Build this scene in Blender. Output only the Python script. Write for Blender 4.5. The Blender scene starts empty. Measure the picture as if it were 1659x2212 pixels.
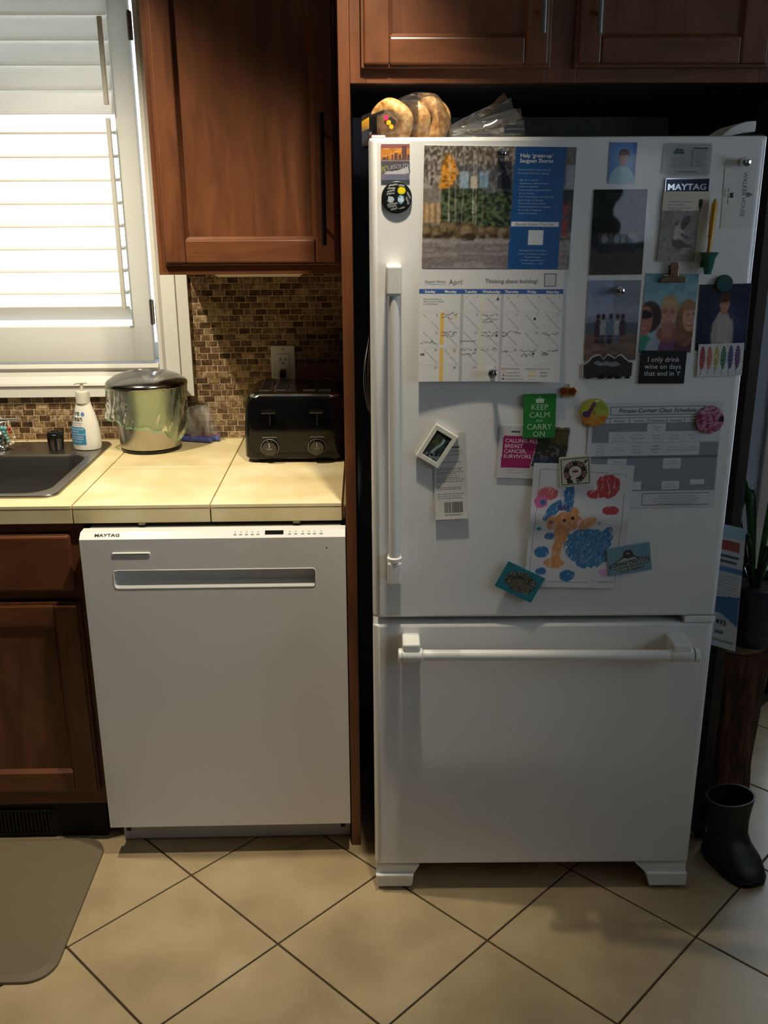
import bpy, bmesh, math, random
import numpy as np
from mathutils import Vector, Matrix

scene = bpy.context.scene
C = scene.collection
random.seed(4)
PI = math.pi

# ------------------------------------------------------------------ camera
cam_d = bpy.data.cameras.new('camera')
cam = bpy.data.objects.new('camera', cam_d)
C.objects.link(cam)
scene.camera = cam
PITCH, YAW, ROLL = 0.3083, 0.0215, 0.0052
fwd = Vector((math.sin(YAW) * math.cos(PITCH), math.cos(YAW) * math.cos(PITCH), -math.sin(PITCH)))
rgt = Vector((math.cos(YAW), -math.sin(YAW), 0))
dwn = fwd.cross(rgt)
r2 = math.cos(ROLL) * rgt + math.sin(ROLL) * dwn
d2 = -math.sin(ROLL) * rgt + math.cos(ROLL) * dwn
m = Matrix(((r2.x, -d2.x, -fwd.x, 0), (r2.y, -d2.y, -fwd.y, 0), (r2.z, -d2.z, -fwd.z, 1.5608), (0, 0, 0, 1)))
cam.matrix_world = m
cam_d.sensor_fit = 'HORIZONTAL'
cam_d.sensor_width = 36
cam_d.lens = 2037.6 / 1659 * 36
cam_d.clip_start = 0.05

# ------------------------------------------------------------------ sky, lamps, exposure
scene.view_settings.view_transform = 'Standard'
scene.view_settings.look = 'None'
scene.view_settings.gamma = 1
scene.view_settings.use_curve_mapping = False
scene.view_settings.exposure = 0.0
world = bpy.data.worlds.new('overcast_sky')
scene.world = world
world.use_nodes = True
bg = world.node_tree.nodes['Background']
bg.inputs[0].default_value = (0.74, 0.87, 1.0, 1)
bg.inputs[1].default_value = 4.5

def spot(name, loc, power, col, angle, blend, radius, rot=(0, 0, 0)):
    d = bpy.data.lights.new(name, 'SPOT')
    d.energy = power; d.color = col; d.spot_size = math.radians(angle)
    d.spot_blend = blend; d.shadow_soft_size = radius
    o = bpy.data.objects.new(name, d); C.objects.link(o)
    o.location = loc; o.rotation_euler = rot
    return o
WARM = (1.0, 0.89, 0.68)
def aim(d):
    return Vector(d).to_track_quat('-Z', 'Y').to_euler()
LAMP_A, LAMP_B = (0.075, 1.63, 2.40), (-0.88, 2.05, 2.40)
spot('gimbal_lamp_glow', LAMP_A, 90, WARM, 77, 1.0, 0.028, aim((-0.55, 0.55, -1.75)))     # tilted ceiling lamp in front of the refrigerator
spot('sink_lamp_glow', LAMP_B, 104, WARM, 92, 1.0, 0.028, aim((0.18, 0.38, -1.5)))                                   # ceiling lamp over the sink

# ------------------------------------------------------------------ helpers
def L(r, g, b):
    f = lambda c: (c / 255 / 12.92) if c / 255 <= 0.04045 else ((c / 255 + 0.055) / 1.055) ** 2.4
    return (f(r), f(g), f(b))

def mat(name, col, rough=0.5, metal=0.0, spec=0.5, bump=0, bscale=200, var=0, vscale=8, coat=0, alpha=1, trans=0, emit=None):
    M = bpy.data.materials.new(name); M.use_nodes = True
    nt = M.node_tree; b = nt.nodes['Principled BSDF']
    b.inputs['Base Color'].default_value = (*col, 1)
    b.inputs['Roughness'].default_value = rough
    b.inputs['Metallic'].default_value = metal
    b.inputs['Specular IOR Level'].default_value = spec
    b.inputs['Coat Weight'].default_value = coat
    b.inputs['Coat Roughness'].default_value = 0.06
    b.inputs['Alpha'].default_value = alpha
    b.inputs['Transmission Weight'].default_value = trans
    if emit:
        b.inputs['Emission Color'].default_value = (*emit[:3], 1); b.inputs['Emission Strength'].default_value = emit[3]
    tc = nt.nodes.new('ShaderNodeTexCoord')
    if var:
        n = nt.nodes.new('ShaderNodeTexNoise'); n.inputs['Scale'].default_value = vscale; n.inputs['Detail'].default_value = 4
        nt.links.new(tc.outputs['Object'], n.inputs['Vector'])
        rp = nt.nodes.new('ShaderNodeValToRGB')
        rp.color_ramp.elements[0].position = 0.3; rp.color_ramp.elements[1].position = 0.7
        rp.color_ramp.elements[0].color = (*[c * (1 - var) for c in col], 1)
        rp.color_ramp.elements[1].color = (*[min(1, c * (1 + var)) for c in col], 1)
        nt.links.new(n.outputs[0], rp.inputs[0]); nt.links.new(rp.outputs[0], b.inputs['Base Color'])
    if bump:
        n = nt.nodes.new('ShaderNodeTexNoise'); n.inputs['Scale'].default_value = bscale; n.inputs['Detail'].default_value = 2
        nt.links.new(tc.outputs['Object'], n.inputs['Vector'])
        bp = nt.nodes.new('ShaderNodeBump'); bp.inputs['Strength'].default_value = bump; bp.inputs['Distance'].default_value = 0.001
        nt.links.new(n.outputs[0], bp.inputs['Height']); nt.links.new(bp.outputs[0], b.inputs['Normal'])
    return M

def ramp_mat(name, stops, scale, rough, stretch=(1, 1, 1), detail=6, dist=0.0, bump=0.0, rnd=0.0, coat=0.0, spec=0.5):
    """noise-driven colour ramp; rnd shifts the ramp per object and per mesh island"""
    M = bpy.data.materials.new(name); M.use_nodes = True
    nt = M.node_tree; b = nt.nodes['Principled BSDF']; N = nt.nodes.new
    tc = N('ShaderNodeTexCoord'); mp = N('ShaderNodeMapping'); mp.inputs['Scale'].default_value = stretch
    geo = N('ShaderNodeNewGeometry')
    n = N('ShaderNodeTexNoise'); n.inputs['Scale'].default_value = scale; n.inputs['Detail'].default_value = detail; n.inputs['Distortion'].default_value = dist
    nt.links.new(geo.outputs['Position'], mp.inputs['Vector']); nt.links.new(mp.outputs[0], n.inputs['Vector'])
    rp = N('ShaderNodeValToRGB'); cr = rp.color_ramp
    while len(cr.elements) < len(stops): cr.elements.new(0.5)
    for e, (p, c) in zip(cr.elements, stops): e.position = p; e.color = (*c, 1)
    src = n.outputs[0]
    if rnd:
        oi = N('ShaderNodeObjectInfo'); ad = N('ShaderNodeMath'); ad.operation = 'ADD'
        nt.links.new(oi.outputs['Random'], ad.inputs[0]); nt.links.new(geo.outputs['Random Per Island'], ad.inputs[1])
        wr = N('ShaderNodeMath'); wr.operation = 'FRACT'; nt.links.new(ad.outputs[0], wr.inputs[0])
        mr = N('ShaderNodeMapRange'); mr.inputs['To Min'].default_value = -rnd; mr.inputs['To Max'].default_value = rnd
        nt.links.new(wr.outputs[0], mr.inputs['Value'])
        a2 = N('ShaderNodeMath'); a2.operation = 'ADD'; nt.links.new(src, a2.inputs[0]); nt.links.new(mr.outputs[0], a2.inputs[1])
        src = a2.outputs[0]
    nt.links.new(src, rp.inputs[0]); nt.links.new(rp.outputs[0], b.inputs['Base Color'])
    b.inputs['Roughness'].default_value = rough; b.inputs['Coat Weight'].default_value = coat
    b.inputs['Coat Roughness'].default_value = 0.15; b.inputs['Specular IOR Level'].default_value = spec
    if bump:
        bp = N('ShaderNodeBump'); bp.inputs['Strength'].default_value = bump; bp.inputs['Distance'].default_value = 0.002
        nt.links.new(n.outputs[0], bp.inputs['Height']); nt.links.new(bp.outputs[0], b.inputs['Normal'])
    return M

def print_mat(name, rough, coat=0.0):
    M = bpy.data.materials.new(name); M.use_nodes = True
    nt = M.node_tree; b = nt.nodes['Principled BSDF']
    a = nt.nodes.new('ShaderNodeAttribute'); a.attribute_name = 'Col'
    nt.links.new(a.outputs['Color'], b.inputs['Base Color'])
    b.inputs['Roughness'].default_value = rough; b.inputs['Coat Weight'].default_value = coat; b.inputs['Coat Roughness'].default_value = 0.04
    return M

def shutter_mat(name, col, through):
    """thin hollow vinyl that lets a little daylight through"""
    M = mat(name, col, 0.4); nt = M.node_tree; out = nt.nodes['Material Output']; b = nt.nodes['Principled BSDF']
    tl = nt.nodes.new('ShaderNodeBsdfTranslucent'); tl.inputs[0].default_value = (*col, 1)
    mx = nt.nodes.new('ShaderNodeMixShader'); mx.inputs[0].default_value = through
    nt.links.new(b.outputs[0], mx.inputs[1]); nt.links.new(tl.outputs[0], mx.inputs[2]); nt.links.new(mx.outputs[0], out.inputs[0])
    return M

def film_mat(name, tint, haze, gloss_rough=0.12, refl=0.7):
    """thin plastic film: mostly see-through, a little haze, glossy"""
    M = bpy.data.materials.new(name); M.use_nodes = True
    nt = M.node_tree; N = nt.nodes.new; nt.nodes.remove(nt.nodes['Principled BSDF'])
    out = nt.nodes['Material Output']
    tr = N('ShaderNodeBsdfTransparent'); tr.inputs[0].default_value = (*tint, 1)
    df = N('ShaderNodeBsdfDiffuse'); df.inputs[0].default_value = (*[min(1, t * 0.95) for t in tint], 1)
    tl = N('ShaderNodeBsdfTranslucent'); tl.inputs[0].default_value = (*tint, 1)
    gl = N('ShaderNodeBsdfGlossy'); gl.inputs['Roughness'].default_value = gloss_rough
    m0 = N('ShaderNodeMixShader'); m0.inputs[0].default_value = 0.5
    nt.links.new(df.outputs[0], m0.inputs[1]); nt.links.new(tl.outputs[0], m0.inputs[2])
    m1 = N('ShaderNodeMixShader'); m1.inputs[0].default_value = haze
    nt.links.new(tr.outputs[0], m1.inputs[1]); nt.links.new(m0.outputs[0], m1.inputs[2])
    fr = N('ShaderNodeFresnel'); fr.inputs[0].default_value = 1.45
    mul = N('ShaderNodeMath'); mul.operation = 'MULTIPLY_ADD'; mul.inputs[1].default_value = refl; mul.inputs[2].default_value = 0.0
    nt.links.new(fr.outputs[0], mul.inputs[0])
    m2 = N('ShaderNodeMixShader'); nt.links.new(mul.outputs[0], m2.inputs[0])
    nt.links.new(m1.outputs[0], m2.inputs[1]); nt.links.new(gl.outputs[0], m2.inputs[2])
    nt.links.new(m2.outputs[0], out.inputs[0])
    return M

WLOC = {}
def thing(name, label, cat, loc=(0, 0, 0), group=None, rot=(0, 0, 0)):
    o = bpy.data.objects.new(name, None); C.objects.link(o)
    o.empty_display_size = 0.05
    o.location = loc; o.rotation_euler = rot
    WLOC[o.name] = Vector(loc)
    return tag(o, label, cat, group)

def tag(o, label, cat, group=None, kind=None):
    if label: o['label'] = label
    if cat: o['category'] = cat
    if group: o['group'] = group
    if kind: o['kind'] = kind
    return o

def off_of(parent):
    v = Vector((0, 0, 0))
    while parent is not None:
        v += WLOC.get(parent.name, Vector((0, 0, 0))); parent = parent.parent
    return v

def finish(name, bm, material, parent=None, local=False, smooth=False, loc=None, rot=None):
    if parent is not None and not local:
        bmesh.ops.translate(bm, verts=bm.verts, vec=-off_of(parent))
    me = bpy.data.meshes.new(name); bm.to_mesh(me); bm.free()
    if smooth:
        for p in me.polygons: p.use_smooth = True
        me.set_sharp_from_angle(angle=math.radians(42))
    for mm in (material if isinstance(material, (list, tuple)) else [material]): me.materials.append(mm)
    o = bpy.data.objects.new(name, me); C.objects.link(o)
    if parent is not None: o.parent = parent
    if loc is not None: o.location = loc; WLOC[o.name] = Vector(loc)
    if rot is not None: o.rotation_euler = rot
    return o

def add_box(bm, x0, x1, y0, y1, z0, z1, bev=0.0, seg=2):
    g = bmesh.ops.create_cube(bm, size=1)
    vs = g['verts']
    for v in vs:
        v.co = Vector((x0 + (v.co.x + .5) * (x1 - x0), y0 + (v.co.y + .5) * (y1 - y0), z0 + (v.co.z + .5) * (z1 - z0)))
    if bev:
        es = list({e for v in vs for e in v.link_edges})
        bmesh.ops.bevel(bm, geom=es, offset=bev, segments=seg, profile=0.5, affect='EDGES')

def box(name, x0, x1, y0, y1, z0, z1, material, parent=None, bev=0.0, seg=2, local=False, smooth=False):
    bm = bmesh.new(); add_box(bm, x0, x1, y0, y1, z0, z1, bev, seg)
    return finish(name, bm, material, parent, local, smooth)

def add_prism(bm, pts, axis, a, b):
    """closed polygon extruded from a to b along axis ('x','y','z'); pts are the other two coordinates in xyz order"""
    def P(p, t):
        return {'x': (t, p[0], p[1]), 'y': (p[0], t, p[1]), 'z': (p[0], p[1], t)}[axis]
    A = [bm.verts.new(P(p, a)) for p in pts]; B = [bm.verts.new(P(p, b)) for p in pts]
    n = len(pts)
    bm.faces.new(A); bm.faces.new(B[::-1])
    for i in range(n): bm.faces.new((A[i], B[i], B[(i + 1) % n], A[(i + 1) % n]))
    bmesh.ops.recalc_face_normals(bm, faces=bm.faces)

def prism(name, pts, axis, a, b, material, parent=None, bev=0.0, local=False, smooth=False):
    bm = bmesh.new(); add_prism(bm, pts, axis, a, b)
    if bev: bmesh.ops.bevel(bm, geom=list(bm.edges), offset=bev, segments=2, profile=0.5, affect='EDGES')
    return finish(name, bm, material, parent, local, smooth)

def add_lathe(bm, prof, seg, c=(0, 0, 0), axis='z', wob=None, cap=True):
    rings = []
    for k, (r, h) in enumerate(prof):
        ring = []
        for i in range(seg):
            a = 2 * PI * i / seg
            rr = r * (wob(a, k) if wob else 1)
            x, y = rr * math.cos(a), rr * math.sin(a)
            co = {'z': (x, y, h), 'y': (x, h, y), 'x': (h, x, y)}[axis]
            ring.append(bm.verts.new((c[0] + co[0], c[1] + co[1], c[2] + co[2])))
        rings.append(ring)
    for A, B in zip(rings, rings[1:]):
        for i in range(seg): bm.faces.new((A[i], A[(i + 1) % seg], B[(i + 1) % seg], B[i]))
    if cap:
        bm.faces.new(rings[0]); bm.faces.new(rings[-1])
    bmesh.ops.recalc_face_normals(bm, faces=bm.faces)

def lathe(name, prof, seg, c, material, parent=None, axis='z', wob=None, cap=True, local=False, smooth=True):
    bm = bmesh.new(); add_lathe(bm, prof, seg, c, axis, wob, cap)
    return finish(name, bm, material, parent, local, smooth)

def add_tube(bm, pts, rad, seg=8, flat=1.0):
    pts = [Vector(p) for p in pts]; rings = []
    for i, p in enumerate(pts):
        t = (pts[min(i + 1, len(pts) - 1)] - pts[max(i - 1, 0)]).normalized()
        up = Vector((0, 0, 1)) if abs(t.z) < 0.9 else Vector((1, 0, 0))
        s = t.cross(up).normalized(); u = s.cross(t)
        r = rad[i] if isinstance(rad, (list, tuple)) else rad
        rings.append([bm.verts.new(p + s * r * math.cos(2 * PI * k / seg) + u * r * flat * math.sin(2 * PI * k / seg)) for k in range(seg)])
    for A, B in zip(rings, rings[1:]):
        for k in range(seg): bm.faces.new((A[k], A[(k + 1) % seg], B[(k + 1) % seg], B[k]))
    bm.faces.new(rings[0]); bm.faces.new(rings[-1])
    bmesh.ops.recalc_face_normals(bm, faces=bm.faces)

def tube(name, pts, rad, material, parent=None, seg=8, local=False, flat=1.0):
    bm = bmesh.new(); add_tube(bm, pts, rad, seg, flat)
    return finish(name, bm, material, parent, local, True)

def add_rring(bm, x0, x1, y0, y1, rad, z, n=6):
    """verts of a rounded rectangle ring"""
    out = []
    for cx, cy, a0 in ((x1 - rad, y1 - rad, 0), (x0 + rad, y1 - rad, 90), (x0 + rad, y0 + rad, 180), (x1 - rad, y0 + rad, 270)):
        for k in range(n + 1):
            a = math.radians(a0 + 90 * k / n)
            out.append(bm.verts.new((cx + rad * math.cos(a), cy + rad * math.sin(a), z)))
    return out
def bridge(bm, A, B):
    n = len(A)
    for i in range(n): bm.faces.new((A[i], A[(i + 1) % n], B[(i + 1) % n], B[i]))

# text: letters of several strings joined into one flat lettering mesh (x right, z up, facing -y)
def text_mesh_data(s, size, align='LEFT', shear=0.0, bold=0.0):
    cu = bpy.data.curves.new('txt', 'FONT'); cu.body = s; cu.size = size; cu.align_x = align
    cu.resolution_u = 2; cu.shear = shear; cu.offset = bold; cu.space_line = 0.95
    ob = bpy.data.objects.new('txt', cu)
    me = bpy.data.meshes.new_from_object(ob)
    V = [(v.co.x, v.co.y) for v in me.vertices]; Fc = [tuple(p.vertices) for p in me.polygons]
    bpy.data.objects.remove(ob); bpy.data.curves.remove(cu); bpy.data.meshes.remove(me)
    return V, Fc

def lettering(parent, items, material, y, bend=None, name='lettering'):
    """items: (string, x, z, size[, align, angle_deg, shear, bold, xscale]) in the parent's local plane; z is the baseline"""
    V = []; Fs = []
    for it in items:
        s, x, z, size = it[:4]; al = it[4] if len(it) > 4 else 'LEFT'; ang = math.radians(it[5]) if len(it) > 5 else 0
        sh = it[6] if len(it) > 6 else 0; bo = it[7] if len(it) > 7 else 0; xs = it[8] if len(it) > 8 else 1
        v, f = text_mesh_data(s, size, al, sh, bo); o = len(V)
        for a, b in v:
            a *= xs
            X = x + a * math.cos(ang) - b * math.sin(ang); Z = z + a * math.sin(ang) + b * math.cos(ang)
            V.append((X, y - (bend(X, Z) if bend else 0), Z))
        Fs += [tuple(i + o for i in q) for q in f]
    me = bpy.data.meshes.new(name); me.from_pydata(V, [], Fs); me.materials.append(material)
    o = bpy.data.objects.new(name, me); C.objects.link(o); o.parent = parent
    return o

# raster prints: colours carried by the points of a fine grid
def vnoise(X, Y, s, seed=0):
    rs = np.random.RandomState(seed); T = rs.rand(64, 64)
    x = X * s; y = Y * s; xi = np.floor(x).astype(int); yi = np.floor(y).astype(int)
    fx = x - xi; fy = y - yi; fx = fx * fx * (3 - 2 * fx); fy = fy * fy * (3 - 2 * fy)
    g = lambda i, j: T[i % 64, j % 64]
    return (g(xi, yi) * (1 - fx) + g(xi + 1, yi) * fx) * (1 - fy) + (g(xi, yi + 1) * (1 - fx) + g(xi + 1, yi + 1) * fx) * fy

class Cv:
    """tiny painter: X right 0..1, Y down 0..1"""
    def __init__(s, nx, ny, bgc):
        s.nx, s.ny = nx, ny
        s.X, s.Y = np.meshgrid(np.linspace(0, 1, nx), np.linspace(0, 1, ny))
        s.A = np.zeros((ny, nx, 3)); s.A[:] = np.array(bgc) / 255.0
    def put(s, mask, col, a=1.0):
        c = np.array(col) / 255.0; w = (np.asarray(mask).astype(float) * a)[..., None]
        s.A = s.A * (1 - w) + c * w
    def rect(s, x0, y0, x1, y1, col, a=1.0): s.put((s.X >= x0) & (s.X <= x1) & (s.Y >= y0) & (s.Y <= y1), col, a)
    def ell(s, cx, cy, rx, ry, col, a=1.0, rough=0, seed=1, ang=0):
        dx, dy = s.X - cx, s.Y - cy
        c_, s_ = math.cos(ang), math.sin(ang); ux, uy = dx * c_ + dy * s_, -dx * s_ + dy * c_
        d = np.sqrt((ux / rx) ** 2 + (uy / ry) ** 2)
        if rough: d = d + (vnoise(s.X, s.Y, 30, seed) - .5) * rough
        s.put(d < 1, col, a)
    def poly(s, pts, col, a=1.0):
        ins = np.zeros(s.X.shape, bool); n = len(pts)
        for i in range(n):
            x1, y1 = pts[i]; x2, y2 = pts[(i + 1) % n]
            if y1 == y2: continue
            c = ((y1 > s.Y) != (y2 > s.Y)) & (s.X < (x2 - x1) * (s.Y - y1) / (y2 - y1) + x1)
            ins ^= c
        s.put(ins, col, a)
    def line(s, x1, y1, x2, y2, w, col, a=1.0, asp=1.0):
        dx, dy = x2 - x1, (y2 - y1) * asp; l2 = dx * dx + dy * dy + 1e-9
        t = np.clip(((s.X - x1) * dx + (s.Y - y1) * asp * dy) / l2, 0, 1)
        d = np.hypot(s.X - x1 - t * dx, (s.Y - y1) * asp - t * dy)
        s.put(d < w, col, a)
    def grain(s, k, sc=40, seed=2): s.A = np.clip(s.A * (1 + k * (vnoise(s.X, s.Y * s.ny / s.nx, sc, seed)[..., None] - .5) * 2), 0, 1)
    def blur(s, n=1):
        for _ in range(n):
            P = np.pad(s.A, ((1, 1), (1, 1), (0, 0)), 'edge')
            s.A = (P[:-2, 1:-1] + P[2:, 1:-1] + P[1:-1, :-2] + P[1:-1, 2:] + 2 * P[1:-1, 1:-1]) / 6
    def linear(s):
        A = s.A
        return np.where(A <= 0.04045, A / 12.92, ((A + 0.055) / 1.055) ** 2.4)

def raster(parent, cv, w, h, y, material, bend=None, name='print', x0=None, ztop=None):
    """grid print on the plane y (parent local), centred unless x0 / ztop given"""
    x0 = -w / 2 if x0 is None else x0; ztop = h / 2 if ztop is None else ztop
    nx, ny = cv.nx, cv.ny
    xs = x0 + cv.X.ravel() * w; zs = ztop - cv.Y.ravel() * h
    ys = np.full(xs.shape, y)
    if bend: ys = y - np.array([bend(a, b) for a, b in zip(xs, zs)])
    V = np.stack([xs, ys, zs], 1)
    i = np.arange(nx * ny).reshape(ny, nx)
    Fq = np.stack([i[1:, :-1], i[1:, 1:], i[:-1, 1:], i[:-1, :-1]], -1).reshape(-1, 4)
    me = bpy.data.meshes.new(name); me.from_pydata(V.tolist(), [], Fq.tolist())
    at = me.attributes.new('Col', 'FLOAT_COLOR', 'POINT')
    col = np.ones((nx * ny, 4), np.float32); col[:, :3] = cv.linear().reshape(-1, 3)
    at.data.foreach_set('color', col.ravel())
    me.materials.append(material)
    o = bpy.data.objects.new(name, me); C.objects.link(o); o.parent = parent
    return o
# ------------------------------------------------------------------ materials
M_wall = mat('wall_paint', L(200, 212, 228), 0.8, bump=0.15, bscale=300)
M_rwall = mat('room_wall_paint', L(96, 94, 92), 0.85)
M_ceil = mat('ceiling_paint', L(196, 194, 188), 0.9)
M_trim = mat('white_trim_paint', L(232, 230, 222), 0.35)
M_louver = shutter_mat('shutter_vinyl', L(236, 231, 221), 0.48)
M_sframe = shutter_mat('shutter_frame_vinyl', L(232, 228, 218), 0.44)
M_grout = mat('floor_grout', L(74, 58, 38), 0.9)
M_floor = ramp_mat('floor_tile_glaze', [(0.25, L(150, 132, 102)), (0.5, L(172, 152, 118)), (0.75, L(188, 168, 134))], 5, 0.33, detail=8, bump=0.05, rnd=0.06)
M_cgrout = mat('counter_grout', L(150, 130, 95), 0.85)
M_counter = ramp_mat('counter_tile_glaze', [(0.25, L(202, 182, 132)), (0.5, L(222, 204, 156)), (0.75, L(238, 226, 190))], 7, 0.32, detail=8, bump=0.04, rnd=0.04)
M_mosaic = ramp_mat('marble_mosaic', [(0.15, L(54, 38, 26)), (0.38, L(88, 66, 46)), (0.55, L(122, 98, 72)), (0.72, L(160, 136, 104)), (0.9, L(192, 170, 138))], 55, 0.28, detail=5, dist=1.2, rnd=0.24)
M_mgrout = mat('mosaic_grout', L(196, 172, 134), 0.9)
wood_stops = [(0.25, L(82, 47, 27)), (0.5, L(102, 60, 36)), (0.78, L(122, 74, 46))]
M_wood = ramp_mat('stained_maple', wood_stops, 9, 0.36, stretch=(3.2, 3.2, 0.5), detail=7, dist=0.6, coat=0.15)
M_woodh = ramp_mat('stained_maple_rail', wood_stops, 9, 0.36, stretch=(0.5, 3.2, 3.2), detail=7, dist=0.6, coat=0.15)
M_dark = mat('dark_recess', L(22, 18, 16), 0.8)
M_black = mat('black_plastic', L(14, 14, 16), 0.35)
M_gblack = mat('gloss_black', L(10, 10, 11), 0.1, coat=0.5)
M_white = mat('white_appliance', L(224, 223, 222), 0.3, bump=0.12, bscale=700, coat=0.25)
M_dwwhite = mat('white_dishwasher', L(222, 221, 220), 0.14, spec=.7, coat=.5)
M_wplast = mat('white_plastic', L(226, 226, 222), 0.35)
M_grey = mat('grey_metal', L(150, 150, 152), 0.35, metal=0.4)
M_chrome = mat('chrome', L(215, 215, 218), 0.12, metal=1)
M_steel = mat('brushed_steel', L(176, 172, 166), 0.28, metal=1)
M_sink = mat('sink_steel', L(150, 146, 140), 0.33, metal=1, bump=0.1, bscale=500)
M_bronze = mat('dark_bronze_handle', L(46, 42, 42), 0.35, metal=0.8)
M_nickel = mat('nickel_handle', L(150, 150, 150), 0.3, metal=0.9)
M_paper = mat('paper', L(214, 213, 210), 0.75)
M_gpaper = mat('glossy_photo_paper', L(214, 213, 210), 0.2)
M_print = print_mat('printed_paper', 0.6)
M_gprint = print_mat('glossy_print', 0.25, 0.3)
M_sprint = print_mat('shiny_photo_print', 0.12, 1.0)
M_ink = mat('black_ink', L(38, 38, 42), 0.7)
M_gink = mat('grey_ink', L(110, 110, 116), 0.7)
M_lgink = mat('pale_grey_ink', L(150, 150, 155), 0.7)
M_wink = mat('white_ink', L(225, 228, 228), 0.6)
M_pgink = mat('pale_green_ink', L(190, 215, 190), 0.6)
M_pkink = mat('pale_pink_ink', L(226, 184, 204), 0.6)
M_blink = mat('pale_blue_ink', L(150, 178, 205), 0.6)
M_mat = mat('kitchen_mat_foam', L(104, 92, 70), 0.62, bump=0.4, bscale=400)
M_glass = film_mat('window_glass', (1, 1, 1), 0.0, 0.02)

# ------------------------------------------------------------------ the setting
WY = 2.79                       # back wall plane
XL, XR, YB, ZC = -3.2, 2.3, -2.4, 2.45
def struct(o): o['kind'] = 'structure'; return o

floor = struct(box('floor', XL - .1, XR + .1, YB - .1, WY + .1, -0.05, -0.004, M_grout))
ceiling = struct(box('ceiling', XL - .1, XR + .1, YB - .1, WY + .1, ZC, ZC + .05, M_ceil))

# floor tiles, laid diagonally
GX, GY, GD, GA = -0.2059, 1.7248, 0.4703, -0.0067
side = GD / math.sqrt(2) - 0.0048
bm = bmesh.new(); add_box(bm, -side / 2, side / 2, -side / 2, side / 2, -0.0042, 0.0, 0.0012, 1)
tile0 = finish('floor_tile', bm, M_floor, floor)
first = True
for i2 in range(-12, 14):
    for j in range(-16, 8):
        if (i2 + j) % 2 == 0: continue
        i = i2 / 2
        x = GX + GD * (i * math.cos(GA) - j / 2 * math.sin(GA)); y = GY + GD * (i * math.sin(GA) + j / 2 * math.cos(GA))
        if not (-1.75 < x < 1.75 and 0.75 < y < 2.79): continue
        t = tile0 if first else tile0.copy()
        if not first: C.objects.link(t); t.parent = floor
        first = False
        t.location = (x, y, random.uniform(-.0004, 0.0)); t.rotation_euler = (0, 0, PI / 4 + GA)
# plain tiles beyond what the lens reaches
bm = bmesh.new(); add_box(bm, XL, XR, YB, 0.62, -0.0042, -0.0006); finish('floor_tile_field', bm, M_floor, floor)

# back wall with the kitchen window and the glazed door cut out
def wall_grid(name, xs, zs, holes, y0, y1, material):
    bm = bmesh.new()
    for a, b in zip(xs, xs[1:]):
        for c, d in zip(zs, zs[1:]):
            if any(h[0] <= a and b <= h[1] and h[2] <= c and d <= h[3] for h in holes): continue
            add_box(bm, a, b, y0, y1, c, d)
    bmesh.ops.remove_doubles(bm, verts=bm.verts, dist=1e-5)
    return struct(finish(name, bm, material))
WX0, WX1, WZ0, WZ1 = -1.76, -0.597, 1.142, 2.16
DX0, DX1, DZ1 = 1.31, 2.15, 2.03
wall_back = wall_grid('wall_back', [XL, WX0, WX1, DX0, DX1, XR], [0, WZ0, DZ1, WZ1, ZC], [(WX0, WX1, WZ0, DZ1), (WX0, WX1, DZ1, WZ1), (DX0, DX1, 0, WZ0), (DX0, DX1, WZ0, DZ1)], WY, WY + .12, M_wall)
wall_left = struct(box('wall_left', XL - .1, XL, YB, WY, 0, ZC, M_rwall))
QY0, QY1, QZ0, QZ1 = -0.15, 1.25, 1.15, 2.12      # unseen window added in the right wall for daylight on the refrigerator
bm = bmesh.new()
for a, b, c, d in ((YB, QY0, 0, ZC), (QY1, WY, 0, ZC), (QY0, QY1, 0, QZ0), (QY0, QY1, QZ1, ZC)): add_box(bm, XR, XR + .1, a, b, c, d)
wall_right = struct(finish('wall_right', bm, M_rwall))
RX0, RX1, RZ0, RZ1 = 1.42, 1.74, 1.36, 1.92      # window in the wall behind the camera
bm = bmesh.new()
for a, b, c, d in ((XL, RX0, 0, ZC), (RX1, XR, 0, ZC), (RX0, RX1, 0, RZ0), (RX0, RX1, RZ1, ZC)): add_box(bm, a, b, YB - .1, YB, c, d)
wall_rear = struct(finish('wall_rear', bm, M_rwall))

# mosaic backsplash tiles (children of the back wall)
PX, PZ = 0.0338, 0.0180
grout_bed = []
cells = []
for r in range(28):
    z0 = 0.918 + r * PZ; z1 = z0 + PZ - 0.0020
    if z1 > 1.412: break
    x = -1.42 + (0.5 * PX if r % 2 else 0) + 0.004 * math.sin(r * 2.1)
    while x < -0.043:
        a, b = x, x + PX - 0.0022
        xmax = -0.044; lim = -0.497
        if z1 > 1.046:
            a = max(a, lim)
        b = min(b, xmax)
        if b - a > 0.006: cells.append((a, b, z0, z1))
        x += PX
# joint bed behind the tiles
bm = bmesh.new(); add_box(bm, -1.44, -0.043, WY - .0080, WY + .001, .914, 1.046); add_box(bm, -0.497, -0.043, WY - .0080, WY + .001, 1.046, 1.413)
finish('grout_bed', bm, M_mgrout, wall_back)
seen = lambda c: (c[0] > -1.10) and not (c[0] > -0.33 and c[3] < 1.085)
cells.sort(key=lambda c: (not seen(c), -(c[1] - c[0] > .03), -c[2]))
full = {}
for c in cells[:300]:
    key = round(c[1] - c[0], 3)
    w, h = c[1] - c[0], c[3] - c[2]
    if key not in full:
        bm = bmesh.new(); add_box(bm, -w / 2, w / 2, -0.0095, -0.003, -h / 2, h / 2, 0.0012, 1)
        o = finish('mosaic_tile', bm, M_mosaic, wall_back, local=True); full[key] = o
    else:
        o = full[key].copy(); C.objects.link(o); o.parent = wall_back
    o.location = ((c[0] + c[1]) / 2, WY + random.uniform(-.0006, .0006), (c[2] + c[3]) / 2)
bm = bmesh.new()
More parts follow.
